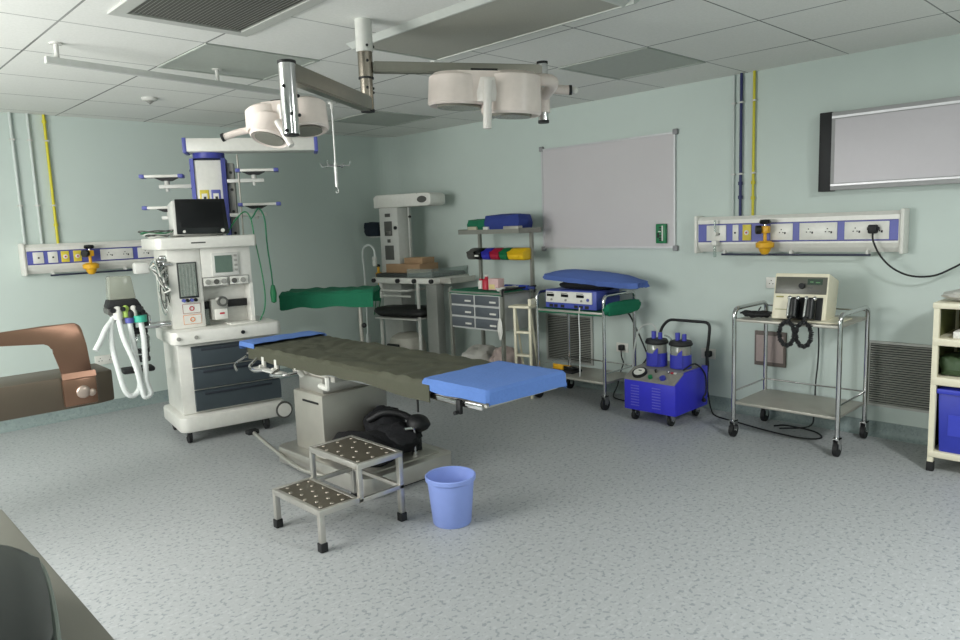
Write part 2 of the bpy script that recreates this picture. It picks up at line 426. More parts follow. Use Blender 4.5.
# right arm and head
T1 = Vector((-2.16, -4.15, 0))
arm = beam(M(), (px+.03, py-.015, 2.275), (T1.x, T1.y, 2.275), .05, .052, .05).obj('arm', arm_m, t)
tb = M().cyl((T1.x, T1.y, 2.02), (T1.x, T1.y, 2.31), .027, seg=20).obj('arm_tube', chrome, t)
M().cyl((T1.x, T1.y, 2.305), (T1.x, T1.y, 2.317), .029, seg=20).obj('tube_cap', black, tb); M().cyl((T1.x, T1.y, 2.008), (T1.x, T1.y, 2.022), .029, seg=20).obj('tube_cap', black, tb)
R_ = Vector((.72, -.69, 0)); F_ = Vector((.69, .72, 0))           # camera right / forward on the plan, used only as the lamp's own axes
def lamp_head(center, ax, ay, tilt, s_, lens=False):
    """two-lobed lamp shell with handle; local x along the long axis, local y depth, z up"""
    mtx = Matrix.Translation(center) @ Matrix.Rotation(math.atan2(ax.y, ax.x), 4, 'Z') @ tilt @ Matrix.Scale(s_, 4)
    shell = M()
    shell.lathe([(.0, .055), (.14, .055), (.165, .035), (.17, -.10), (.16, -.112), (.145, -.10), (0, -.095)], (-.14, 0, 0), 40)
    shell.lathe([(.0, .06), (.125, .06), (.155, .04), (.162, -.145), (.15, -.158), (.135, -.145), (0, -.14)], (.14, -.03, 0), 40)
    shell.prism([(-.15, -.15), (.12, -.15), (.12, .12), (-.15, .15)], 2, -.098, .054)
    sh = shell.xf(mtx).obj('lamp_head', lamp_white, t)
    hd = M().lathe([(0, -.245), (.022, -.24), (.023, -.05), (.026, .0), (0, .0)], (.01, -.19, 0), 20).lathe([(0, -.105), (.06, -.10), (.065, -.06), (.05, .02), (0, .02)], (.01, -.12, 0), 24).xf(mtx).obj('handle', mat('handle_white', (222, 218, 212), .4), sh)
    M().box(-.08, -.13, .056, .06, -.08, .068).xf(mtx).obj('vent_slot', black_gloss, sh)
    M().lathe([(0, -.12), (.12, -.12), (.12, -.108), (0, -.108)], (-.14, 0, 0), 32).lathe([(0, -.165), (.11, -.165), (.11, -.15), (0, -.15)], (.14, -.03, 0), 32).xf(mtx).obj('lens', smoke, sh)
    return sh
c1 = Vector((-2.50, -4.07, 2.175))
h1 = lamp_head(c1, R_, F_, Matrix.Rotation(math.radians(2), 4, 'X') @ Matrix.Rotation(math.radians(3), 4, 'Y'), .92)
yk = M().ball((T1.x-.02, T1.y+.0, 2.15), .04, seg=16)
yk.tube([c1+R_*.22+F_*-.02+Vector((0, 0, .02)), c1+R_*.33-F_*.03+Vector((0, 0, 0)), (T1.x, T1.y, 2.14)], .03, 10)
yk.cyl((T1.x, T1.y, 2.06), (T1.x, T1.y, 2.17), .036, seg=16)
yk.tube([(T1.x, T1.y, 2.19), tuple(Vector((T1.x, T1.y, 2.175))+R_*.08), tuple(Vector((T1.x, T1.y, 2.17))+R_*.15)], .024, 10)
yk.obj('yoke', lamp_white, t)
M().ball(tuple(Vector((T1.x, T1.y, 2.167))+R_*.165), .02, seg=12).obj('yoke_knob', white, t)
M().cyl(tuple(Vector((T1.x, T1.y, 2.17))+R_*.135), tuple(Vector((T1.x, T1.y, 2.17))+R_*.15), .0255).obj('yoke_ring', black, t)
# left arm and head
T2 = Vector((-3.67, -4.2, 0))
beam(M(), (px+.0, py+.0, 2.10), (T2.x, T2.y, 2.085), .055, .07, .07).obj('arm', arm_m, t)
tb = M().cyl((T2.x, T2.y, 1.93), (T2.x, T2.y, 2.12), .032, seg=24).cyl((T2.x, T2.y, 1.86), (T2.x, T2.y, 1.93), .031, seg=24).obj('arm_tube', chrome, t)
M().cyl((T2.x, T2.y, 2.115), (T2.x, T2.y, 2.125), .034, seg=24).obj('tube_cap', black, tb); M().cyl((T2.x, T2.y, 1.853), (T2.x, T2.y, 1.865), .028, seg=24).obj('tube_cap', black, tb)
for a_, z in ((-.4, 2.0), (-.4, 1.93), (-1.9, 1.93), (-2.6, 2.03), (-2.6, 1.87)):
    M().ball((T2.x+.034*math.cos(a_), T2.y+.034*math.sin(a_), z), .007, seg=8).obj('screw', black, tb)
c2 = T2 + F_*.26 - R_*.075 + Vector((0, 0, 1.975))
h2 = lamp_head(c2, R_, F_, Matrix.Rotation(math.radians(-10), 4, 'X') @ Matrix.Rotation(math.radians(-5), 4, 'Y'), .55)
mtx = Matrix.Translation(c2 - R_*.055 - F_*.06 + Vector((0, 0, -.075))) @ Matrix.Rotation(math.radians(-20), 4, R_) @ Matrix.Rotation(math.radians(10), 4, F_)
dr = M().lathe([(0, .06), (.06, .06), (.075, .045), (.080, -.03), (.072, -.038), (.060, -.03), (0, -.03)], (0, 0, 0), 32).xf(mtx).obj('spot_housing', lamp_white, t)
M().lathe([(0, -.036), (.058, -.036), (.058, -.028), (0, -.028)], (0, 0, 0), 32).xf(mtx).obj('spot_lens', smoke, dr)
M().cyl(c2-R_*.01-F_*.12+Vector((0, 0, -.045)), c2+R_*.045-F_*.15+Vector((0, 0, -.145)), .015, .013).obj('handle', mat('handle_white', (222, 218, 212), .4), t)
M().tube([c2-R_*.12+Vector((0, 0, -.055)), c2-R_*.20+Vector((0, 0, -.065)), c2-R_*.27+Vector((0, 0, -.085))], .014, 10).obj('side_handle', lamp_white, t)
M().cyl(c2-R_*.265+Vector((0, 0, -.083)), c2-R_*.275+Vector((0, 0, -.086)), .017).obj('handle_ring', black, t)
M().tube([c2+Vector((0, 0, .0)), T2+Vector((0, 0, 1.9))+F_*.03, T2+Vector((0, 0, 1.89))], .026, 10).obj('yoke', lamp_white, t)

# ================================================================== wall fittings, back wall
def bed_head_panel(name, label, p0, p1, z0, z1, axis, sockets, rail):
    """p0..p1 run along the wall; local x along the wall (right as seen), -y out of the wall"""
    if axis == 'back': t = thing(name, label, 'medical panel', ((p0+p1)/2, 0, z0), 0)
    else: t = thing(name, label, 'medical panel', (0, (p0+p1)/2, z0), -PI/2)
    w = abs(p1-p0)/2; h = z1-z0
    M().prism([(0, 0), (-.06, 0), (-.085, .03), (-.10, .06), (-.10, h-.024), (-.075, h), (0, h)], 0, -w+.03, w-.03).obj('body', white, t)
    for s_ in (-1, 1):
        M().box(s_*w, -.112, -.012, s_*(w-.028), 0, h+.012, .012).obj('end_cap', white, t)
    M().box(-w+.035, -.102, .075, w-.035, -.099, h-.055).obj('stripe', strip, t)
    M().box(-w+.035, -.103, h-.059, w-.035, -.101, h-.053).box(-w+.035, -.103, .073, w-.035, -.101, .079).obj('stripe_border', mat('stripe_edge', (60, 56, 130), .4), t)
    for kind, x0, x1 in sockets:
        m_ = {'w': white, 'y': mat('yellow_outlet', (214, 196, 70), .5), 's': white, 'b': mat('lilac_outlet', (190, 190, 220), .5)}[kind]
        so = M().box(x0, -.109, .083, x1, -.102, h-.063, .003).obj('socket' if kind == 's' else 'gas_outlet', m_, t)
        xm = (x0+x1)/2; zc = (.083+h-.063)/2
        if kind == 's':
            d_ = M(); n_ = max(1, round((x1-x0)/.11))
            for k in range(n_):
                cx = x0+(k+.5)*(x1-x0)/n_
                for ax_, az in ((0, .016), (-.012, -.004), (.012, -.004)): d_.cyl((cx+ax_, -.1105, zc+az), (cx+ax_, -.108, zc+az), .0042, seg=8)
                d_.box(cx+.02, -.1105, zc-.015, cx+.03, -.108, zc-.001)
            d_.obj('pin_holes', black, so)
        else:
            M().cyl((xm, -.113, zc), (xm, -.108, zc), .017, seg=20).obj('outlet_ring', white, so)
            M().cyl((xm, -.117, zc), (xm, -.112, zc), .007, seg=12).obj('outlet_core', red if kind == 'y' else black, so)
    rl = M().cyl((rail[0], -.085, -.018), (rail[1], -.085, -.018), .008, seg=10)
    rl.obj('accessory_rail', mat('dark_rail', (40, 46, 70), .4), t)
    for x_ in (rail[0]+.02, (rail[0]+rail[1])/2, rail[1]-.02):
        M().box(x_-.008, -.09, -.022, x_+.008, -.05, .012).obj('rail_bracket', white2, t)
    return t
bed_head_panel('bed_head_panel', 'white and blue gas and socket panel on the wall left of the anaesthesia machine', -3.74, -2.3, 1.235, 1.47, 'back',
    [('w', -.645, -.57), ('w', -.54, -.47), ('y', -.445, -.385), ('y', -.355, -.295), ('s', -.15, .11), ('s', .15, .40)], (-.53, .62))
bed_head_panel('bed_head_panel', 'long white and blue gas and socket panel on the right wall above the defibrillator', -3.86, -5.29, 1.225, 1.485, 'right',
    [('s', -.61, -.455), ('w', -.405, -.36), ('y', -.33, -.265), ('s', -.125, .03), ('s', .075, .32), ('s', .365, .63)], (-.50, .52))
def flowmeter(label, x, y, z, rz, bottle=True):
    t = thing('oxygen_flowmeter', label, 'flowmeter', (x, y, z), rz)
    M().cyl((0, 0, 0), (0, -.035, 0), .017).obj('connector', chrome, t)
    M().box(-.03, -.075, -.025, .03, -.03, .025, .008).cyl((0, -.055, -.10), (0, -.055, 0), .012).obj('valve_body', yellow, t)
    M().cyl((-.025, -.065, -.0), (-.052, -.085, -.0), .03, seg=18).obj('control_knob', black, t)
    M().lathe([(0, .034), (.034, .04), (.040, .052), (.034, .068), (0, .072)], (0, -.055, 0), 18).obj('gauge', black_gloss, t)
    M().cyl((0, -.055, .02), (0, -.055, .036), .01).obj('neck', chrome, t)
    M().lathe([(0, -.175), (.022, -.17), (.036, -.15), (.042, -.13), (.06, -.122), (.062, -.092), (.035, -.078), (0, -.086)], (0, -.055, 0), 20).obj('humidifier_cap', yellow, t)
    return t
flowmeter('yellow oxygen flowmeter with black knobs on the left wall panel', -3.27, -.115, 1.38, 0)
flowmeter('yellow oxygen flowmeter with black knobs on the right wall panel', -.115, -4.44, 1.385, -PI/2)
# small clear flow tube on the right-hand panel
t = thing('clear_flow_tube', 'clear plastic flow tube with white fitting on the right panel\'s first socket', 'flow tube', (-.12, -4.05, 1.36), -PI/2)
M().cyl((0, -.02, -.005), (0, -.02, .10), .009).obj('tube', clear, t)
M().box(-.02, -.04, -.085, .02, .018, -.05, .006).obj('fitting', white, t); M().cyl((0, .017, .0), (0, -.035, .0), .015).obj('inlet', white, t)
M().cyl((0, -.022, -.17), (0, -.022, -.085), .011).obj('drip_chamber', clear, t)

def pipe(name, label, x, y, z0, z1, r, m_, joints, group=None, wallside='back'):
    t = thing(name, label, 'pipe', (x, y, 0), 0, group)
    M().cyl((0, 0, z0), (0, 0, z1), r, seg=12).obj('tube', m_, t)
    for z in joints:
        M().cyl((0, 0, z-.012), (0, 0, z+.012), r*1.6, seg=12).obj('joint', m_, t)
    for z in (z0+.3*(z1-z0), z0+.8*(z1-z0)):
        c_ = M()
        if wallside == 'back': c_.box(-r-.006, -r-.002, z-.006, r+.006, -y, z+.006)
        else: c_.box(-r-.002, -r-.006, z-.006, -x, r+.006, z+.006)
        c_.obj('clip', white2, t)
    return t
conduit_m = mat('white_conduit', (196, 204, 200), .5)
pipe('conduit', 'white wall conduit, the outer of two at the far left', -3.69, -.016, 1.47, H, .012, conduit_m, [])
pipe('conduit', 'white wall conduit nearest the yellow pipe at left', -3.57, -.016, 1.47, H, .012, conduit_m, [])
pipe('gas_pipe', 'yellow gas pipe running down the left wall to the panel', -3.455, -.02, 1.47, H, .011, yellow_pipe, [1.62, 2.44])
pipe('gas_pipe', 'dark blue gas pipe beside the yellow one on the right wall', -.022, -4.185, 1.485, H, .0105, blue_pipe, [1.72, 1.62], wallside='right')
pipe('gas_pipe', 'yellow gas pipe beside the dark blue one on the right wall', -.022, -4.28, 1.485, H, .0095, yellow_pipe, [1.72, 1.61], wallside='right')
pipe('conduit', 'thin white conduit left of the dark blue pipe on the right wall', -.014, -4.125, 1.485, H, .008, conduit_m, [], wallside='right')
def wall_socket(label, x, y, z, wall, w=.075):
    t = thing('wall_socket', label, 'socket', (x, y, z), 0 if wall == 'back' else -PI/2)
    M().box(-w, -.012, -.04, w, 0, .04, .004).obj('plate', white, t)
    d_ = M()
    for cx in ((-w/2, w/2) if w > .06 else (0,)):
        for ax_, az in ((0, .016), (-.012, -.006), (.012, -.006)): d_.cyl((cx+ax_, -.0135, az), (cx+ax_, -.011, az), .004, seg=8)
    d_.obj('pin_holes', black, t)
    return t
wall_socket('white double wall socket low on the wall behind the breathing hoses', -3.19, 0, .46, 'back', .085)
wall_socket('white wall socket low on the right wall behind the diathermy trolley', 0, -3.13, .40, 'right', .06)
wall_socket('white wall socket low on the right wall beside the suction machine', 0, -3.93, .43, 'right', .06)
wall_socket('white wall socket on the right wall under the yellow flowmeter', 0, -4.42, 1.0, 'right', .04)

# ---- whiteboard
t = thing('whiteboard', 'large aluminium framed whiteboard on the right wall', 'whiteboard', (0, -2.965, 1.25), -PI/2)
w, h = .685, .9
M().box(-w+.012, -.018, .012, w-.012, -.004, h-.012).obj('writing_surface', board, t)
f = M()
for a_ in ((-w, 0, -w+.014, h), (w-.014, 0, w, h), (-w+.014, 0, w-.014, .014), (-w+.014, h-.014, w-.014, h)): f.box(a_[0], -.024, a_[1], a_[2], 0, a_[3])
f.obj('frame', alu, t)
for x_ in (-w, w):
    for z_ in (0, h): M().box(x_-.022, -.03, z_-.022, x_+.022, -.0, z_+.022, .008).obj('corner_cap', mat('grey_plastic', (140, 140, 142), .5), t)
t = thing('whiteboard_eraser', 'green eraser stuck on the whiteboard\'s lower right', 'eraser', (-.02, -3.535, 1.29), -PI/2)
M().box(-.045, -.03, 0, .045, 0, .155, .006).obj('block', greenp, t)
mk = M()
for z_ in (.02, .035, .055, .10, .12): mk.box(-.012, -.032, z_, .010, -.0295, z_+.010)
mk.box(-.030, -.032, .045, -.012, -.0295, .085)
mk.obj('dark_print', black, t)
M().box(.012, -.032, .02, .022, -.0295, .14).box(-.02, -.032, .09, .002, -.0295, .098).obj('white_print', white, t)

# ---- x-ray view box
t = thing('xray_view_box', 'unlit grey x-ray view box with black end on the right wall', 'view box', (0, -5.3, 1.63), -PI/2)
M().box(-.47, -.09, 0, .55, 0, .5, .004).obj('housing', mat('viewbox_grey', (160, 160, 160), .5), t)
M().box(-.54, -.092, -.005, -.462, 0, .505, .004).obj('end_cover', black, t)
M().box(-.44, -.094, .045, .53, -.089, .455).obj('viewing_screen', mat('opal_acrylic', (186, 182, 186), .35, var=.02), t)
M().box(-.46, -.098, .46, .55, -.088, .475).box(-.46, -.098, .028, .55, -.088, .04).obj('film_rail', alu, t)
# ---- return-air grilles
def grille(label, y0, y1, z0, z1):
    t = thing('wall_air_grille', label, 'air grille', (0, (y0+y1)/2, z0), -PI/2)
    w = abs(y1-y0)/2; h = z1-z0
    M().box(-w, -.004, 0, w, 0, h).obj('backing', mat('grille_backing', (62, 64, 60), .7), t)
    f = M()
    for a_ in ((-w, 0, -w+.02, h), (w-.02, 0, w, h), (-w+.02, 0, w-.02, .015), (-w+.02, h-.015, w-.02, h)): f.box(a_[0], -.016, a_[1], a_[2], 0, a_[3])
    f.obj('frame', mat('grille_frame', (176, 178, 172), .5), t)
    s_ = M(); n_ = 26
    for k in range(n_):
        z = .015+(k+.5)*(h-.03)/n_; s_.prism([(-.014, z-.004), (-.014, z-.002), (-.006, z+.002), (-.006, z+.0)], 0, -w+.02, w-.02)
    s_.obj('slats', mat('grille_slat', (158, 160, 152), .5), t)
grille('slatted return air grille low on the wall beside the cream cabinet', -5.07, -5.83, .205, .64)
grille('slatted return air grille low on the wall behind the diathermy trolley', -2.28, -2.82, .205, .65)
# ================================================================== pendant column behind the anaesthesia machine
t = thing('ceiling_pendant', 'white and blue ceiling pendant with trays behind the anaesthesia machine', 'medical pendant', (-2.475, -.83, 0), math.radians(-30))
M().box(-.19, -.10, 2.16, .86, .10, 2.265, .006).obj('beam', white, t)
for x_ in (-.195, .835): M().box(x_, -.104, 2.15, x_+.03, .104, 2.27, .004).obj('beam_end', strip, t)
M().cyl((.45, 0, 2.255), (.45, 0, H), .08, seg=24).obj('ceiling_mount', white2, t)
cb = M().box(-.132, -.005, 1.42, .078, .2, 2.10, .006).obj('column', white, t)
for xa, xb in ((-.132, -.165), (.078, .112)): M().prism([(xa, -.02), (xb, .0), (xb, .2), (xa, .2)], 2, 1.42, 2.115).obj('column_trim', strip, t)
M().lathe([(0, 0), (.125, 0), (.125, .045), (0, .045)], (-.02, .08, 2.115), 28).obj('swivel', mat('deep_blue', (66, 72, 160), .4), t)
M().box(.116, .05, 1.42, .17, .19, 2.08, .004).obj('side_duct', grey, t)
for z_ in (1.5, 1.68, 1.86, 2.0): M().cyl((.145, .045, z_), (.145, .052, z_), .012).cyl((-.165, .03, z_+.02), (-.172, .03, z_+.02), .010).obj('screw', black, t)
for k, (x_, m_) in enumerate(((-.105, mat('yellow_outlet', (214, 196, 70), .5)), (-.015, strip))):
    o_ = M().box(x_, -.012, 1.750, x_+.072, 0, 1.860, .004).obj('gas_outlet', m_, t)
    M().box(x_+.015, -.014, 1.765, x_+.058, -.010, 1.830).obj('outlet_plate', white, o_); M().box(x_+.03, -.016, 1.785, x_+.05, -.012, 1.805).obj('outlet_core', black, o_)
M().cyl((.21, .0, 1.42), (.21, .0, 2.14), .007).obj('drip_pole', brushed, t)
for x0, x1, z_ in ((-.545, -.22, 1.965), (.19, .53, 2.0), (-.545, -.22, 1.715), (.19, .53, 1.72)):
    tr = M().box(x0, -.05, z_, x1, .07, z_+.022, .004).obj('tray', white, t)
    for xx in (x0, x1-.035): M().box(xx-.002, -.054, z_-.003, xx+.037, .074, z_+.026, .004).obj('tray_corner', strip, tr)
    xm = (x0+x1)/2+(.03 if x0 < 0 else -.03)
    M().prism([(xm-.09, z_), (xm+.09, z_), (xm+.04, z_-.024), (xm-.04, z_-.024)], 1, -.03, .05).obj('tray_bracket', black, tr)
    xa, xb = (xm-.06, -.165) if x0 < 0 else (.115, xm+.08)
    M().box(xa, .0, z_-.085, xb, .05, z_-.055, .003).cyl((xm, .025, z_-.07), (xm, .025, z_-.02), .022).cyl((xm, .025, z_-.11), (xm, .025, z_-.08), .014).obj('tray_arm', white2, tr)

# ================================================================== anaesthesia machine
t = thing('anaesthesia_machine', 'tall white anaesthesia machine with navy drawers on a castor base', 'anaesthesia machine', (-2.87, -1.60, 0), math.radians(-9))
bs = M().prism([(-.325, 0), (-.28, -.035), (.43, -.035), (.46, 0), (.46, .55), (-.325, .55)], 2, .085, .20, .02).obj('base', white, t)
for x_, y_ in ((-.26, .04), (-.26, .49), (.40, .49), (.30, .02)): caster(t, x_, y_, .05, .10)
M().cyl((.43, -.040, .135), (.43, -.005, .135), .066, seg=28).obj('bumper_wheel', dark_grey, t); M().cyl((.43, -.046, .135), (.43, -.038, .135), .052, seg=28).obj('wheel_disc', white, t)
M().box(-.285, .05, .20, .44, .52, .72, .015).obj('lower_cabinet', white, t)
for k in range(3):
    z0, z1 = .215+k*.163, .215+(k+1)*.163-.006
    dm = M().prism([(.05, z0), (.022, z0+.01), (.015, z0+.07), (.022, z1-.012), (.05, z1)], 0, -.195, .437)
    dm.sm = True; dr = dm.obj('drawer', navy, t)
    M().box(-.13, .012, z1-.035, .37, .022, z1-.018, .004).obj('drawer_grip', mat('navy_grip', (38, 44, 54), .5), dr)
sh = M().prism([(-.335, -.0), (-.30, -.045), (.43, -.045), (.465, .0), (.465, .50), (-.335, .50)], 2, .725, .825, .02).obj('work_surface', white, t)
for x_, m_ in ((-.17, grey), (.16, black), (-.29, grey)): M().cyl((x_, -.047, .775), (x_, -.055, .775), .014).obj('surface_knob', m_, sh)
# upper body with a recess for the vaporiser
ub = M()
ub.box(-.285, .11, .825, -.055, .55, 1.41, .008)
ub.box(-.055, .11, 1.12, .31, .55, 1.41, .008)
ub.box(-.055, .24, .825, .31, .55, 1.125)
ub.box(.285, .11, .825, .31, .25, 1.125)
ub = ub.obj('upper_cabinet', white, t)
cp = M().prism([(-.36, .06), (-.33, .03), (.33, .03), (.345, .05), (.345, .58), (-.36, .58)], 2, 1.40, 1.485, .014).obj('top_cap', white, t)
M().box(-.13, .0285, 1.437, -.03, .031, 1.447).obj('small_dark_badge', dark_grey, cp)
M().ball((.30, .04, 1.44), .018, sy=.5).obj('cap_knob', chrome, cp)
# instruments on the front
fp = M().box(-.225, .100, 1.045, -.09, .112, 1.305, .004).obj('flowmeter_bank', mat('flow_glass_frame', (52, 56, 54), .3), t)
M().box(-.215, .097, 1.06, -.10, .1005, 1.295).obj('flow_glass', mat('flow_glass', (150, 156, 148), .15, var=.25, scale=40), fp)
g = M()
for k in range(5): g.cyl((-.205+k*.0235, .095, 1.065), (-.205+k*.0235, .095, 1.29), .004, seg=8)
g.obj('flow_tubes', clear, fp)
for k, m_ in enumerate((strip, black, strip, black)): M().cyl((-.20+k*.028, .11, 1.03), (-.20+k*.028, .085, 1.03), .012).obj('flow_knob', m_, fp)
ds = M().box(.02, .098, 1.19, .215, .112, 1.36, .004).obj('display_panel', white2, t)
M().box(.04, .094, 1.215, .165, .099, 1.34).obj('display_screen', lcd, ds)
for z_ in (1.23, 1.265, 1.30, 1.335): M().box(.18, .095, z_-.008, .203, .099, z_+.008).obj('display_key', grey, ds)
kb = M().box(-.055, .1015, 1.118, .125, .1085, 1.185).box(.135, .1015, 1.118, .28, .1085, 1.185).obj('gauge_border', dark_grey, t)
M().box(-.051, .0995, 1.122, .121, .1035, 1.181).box(.139, .0995, 1.122, .276, .1035, 1.181).obj('gauge_plate', white, kb)
for k, x_ in enumerate((-.02, .04, .095, .17, .235)):
    M().cyl((x_, .100, 1.150), (x_, .088, 1.150), .019, seg=20).obj('pressure_gauge', [grey, dark_grey, grey, dark_grey, grey][k], kb)
for z0, m_ in ((.935, red), (.855, mat('orange_mark', (214, 130, 60), .5))):
    bx = M().box(-.21, .1065, z0, -.085, .1105, z0+.068).obj('switch_border', mat('thin_red_line', (150, 90, 84), .5) if m_ is red else m_, t)
    M().box(-.207, .1045, z0+.003, -.088, .1085, z0+.065).obj('switch_plate', white, bx)
    M().tube([(-.148+.015*math.cos(a_*PI/5), .103, z0+.034+.015*math.sin(a_*PI/5)) for a_ in range(10)], .0035, 6, closed=True, smooth=False).obj('switch_ring', m_, bx)
va = M().box(.0, .13, .86, .12, .23, 1.02, .012).cyl((.06, .13, 1.01), (.06, .13, 1.03), .03).obj('vaporiser', mat('vaporiser_grey', (166, 166, 160), .35), t)
M().cyl((.075, .13, 1.0), (.075, .095, 1.0), .038, seg=24).obj('vaporiser_dial', dark_grey, va); M().cyl((.075, .094, 1.0), (.075, .09, 1.0), .022, seg=24).obj('dial_face', grey, va)
M().box(.015, .115, .865, .11, .132, .945, .006).obj('vaporiser_front', white, va); M().box(.05, .112, .905, .085, .116, .918).obj('red_mark', red, va)
M().box(-.05, .20, .945, .285, .232, 1.0, .004).obj('mounting_bar', black, t)
M().cyl((-.03, .17, .83), (-.03, .17, .95), .018).obj('glass_bottle', clear, t)
M().box(.10, .02, .825, .30, .22, .835, .004).obj('folded_sheet', white, t)
# left side clutter: monitor block, cables, absorber and hoses
M().box(-.50, .10, 1.24, -.40, .20, 1.32, .015).obj('gas_analyser', white2, t)
M().cyl((-.40, .15, 1.28), (-.28, .16, 1.29), .018).cyl((-.37, .15, 1.28), (-.36, .15, 1.28), .03).obj('analyser_arm', chrome, t)
for k in range(7):
    M().tube([(-.41, .11, 1.27+.005*k), (-.38+.01*k, .07, 1.33-.03*k), (-.36+.012*k, .06, 1.24-.02*k), (-.33, .08, 1.28-.03*k), (-.29, .12, 1.30-.03*k)], .006, 8).obj('sample_tube', [clear, white, clear, white2, dark_grey, clear, white][k], t)
for k in range(11):
    a_ = random.random
    M().tube([(-.36+.03*k*.3, .12+.02*k, 1.34), (-.37+.03*a_(), .08, 1.26-.02*k), (-.33+.03*a_(), .07+.05*a_(), 1.15-.02*k), (-.31+.02*a_(), .12, 1.05+.03*k), (-.285, .15, 1.0+.02*k)], .004, 6).obj('sensor_cable', [white, dark_grey, white, clear, dark_grey, white, clear][k % 7], t)
for x_, y_, z_ in ((-.31, .15, 1.345), (-.33, .12, 1.32), (-.30, .10, 1.30), (-.31, .16, 1.26), (-.315, .13, 1.22)): M().cyl((x_, y_, z_), (x_+.03, y_, z_), .016).ball((x_-.005, y_, z_), .017, seg=10).obj('gas_port', chrome, t)
A0 = set(o.name for o in t.children)
M().box(-.34, .14, .87, -.28, .24, .93, .01).cyl((-.31, .12, .90), (-.31, .28, .90), .02).obj('absorber_bracket', chrome, t)
ab = M().box(-.56, .08, .955, -.33, .28, 1.0, .012).box(-.53, .10, .935, -.35, .26, .957).obj('absorber_block', dark_grey, t)
M().box(-.50, .13, .88, -.30, .20, .95, .008).obj('absorber_arm', grey, t)
M().prism([(-.54, 1.055), (-.37, 1.055), (-.39, 1.215), (-.53, 1.215)], 1, .10, .24, .01).obj('bellows_canister', mat('smoked_canister', (176, 180, 166), .2, trans=.45, var=.08), t)
M().prism([(-.56, 1.0), (-.34, 1.0), (-.37, 1.055), (-.54, 1.055)], 1, .08, .26, .008).obj('canister_base', black, t)
for x_, m_, z_, r_ in ((-.50, white, .955, .03), (-.45, mat('lime', (160, 190, 90), .5), .965, .022), (-.40, white, .96, .022), (-.42, black, .93, .028)):
    M().cyl((x_, .07, z_-.03), (x_, .07, z_+.03), r_).ball((x_, .07, z_+.03), r_).obj('valve', m_, t)
for x_, y_, z_, r_ in ((-.53, .06, .99, .018), (-.47, .05, .995, .016), (-.37, .06, .99, .02), (-.34, .10, .96, .018)):
    M().cyl((x_, y_+.03, z_), (x_, y_-.02, z_), r_).obj('valve_knob', black, t)
M().box(-.36, .06, .86, -.31, .12, .95, .008).obj('switch_block', black, t)
M().cyl((-.365, .05, .895), (-.365, .05, .94), .042, seg=20).obj('hose_connector', teal, t); M().cyl((-.435, .05, .895), (-.435, .05, .93), .028, seg=20).obj('hose_connector', strip, t)
def hose_r(i): return 1+.10*(i % 2)
M().tube([(-.435, .05, .90), (-.43, .04, .80), (-.42, .03, .66), (-.41, .02, .52), (-.43, .0, .43), (-.48, -.02, .40), (-.52, -.02, .45), (-.545, .0, .60), (-.56, .03, .75), (-.55, .06, .90), (-.52, .09, .94)], .017, 10, sub=12, rfun=hose_r).obj('breathing_hose', hose, t)
M().tube([(-.365, .05, .90), (-.36, .03, .78), (-.37, .0, .62), (-.375, -.01, .48), (-.36, -.02, .40), (-.40, -.03, .385), (-.415, -.03, .46), (-.44, -.02, .62), (-.49, .0, .80), (-.50, .05, .92)], .018, 10, sub=12, rfun=hose_r).obj('breathing_hose', hose, t)
M().tube([(-.52, .09, .93), (-.58, .04, .88), (-.63, .0, .80), (-.67, -.02, .74)], .018, 10, sub=12, rfun=hose_r).obj('breathing_hose', hose, t)
ft = M()
for z_, s_ in ((.80, 1), (.66, 1), (.60, 1)): ft.box(-.42, .12, z_, -.31, .22, z_+.04, .012)
ft.box(-.40, .14, .60, -.385, .16, .90).box(-.33, .14, .60, -.315, .16, .90).box(-.50, .10, .53, -.29, .24, .565, .014)
ft.obj('absorber_frame', black, t)
M().lathe([(0, 0), (.045, .0), (.055, .02), (.06, .10), (.05, .12), (0, .12)], (-.355, .17, .67), 20).obj('lime_canister', clear, t)
for o in t.children:
    if o.name not in A0: o.data.transform(Matrix.Translation((-.14, .0, .02)))
M().box(-.47, .13, .85, -.28, .19, .89, .01).obj('absorber_bar', chrome, t)
M().tube([(.20, .30, 1.49), (.27, .28, 1.60), (.34, .26, 1.66), (.37, .22, 1.60), (.375, .18, 1.45), (.39, .14, 1.25), (.395, .10, 1.05), (.37, .06, .92), (.32, .03, .84)], .005, 8).obj('oxygen_tube', greenp, t)
M().tube([(.375, .18, 1.62), (.43, .2, 1.68), (.47, .2, 1.60), (.475, .2, 1.40), (.49, .2, 1.20), (.495, .2, 1.08)], .006, 8).tube([(.37, .22, 1.60), (.375, .18, 1.62)], .005, 6, smooth=False).obj('suction_tube', mat('dark_green_tube', (36, 120, 84), .4), t)
M().lathe([(0, -.0), (.02, .01), (.026, .08), (.015, .14), (0, .15)], (.495, .2, .94), 16).obj('tube_bulb', greenp, t)

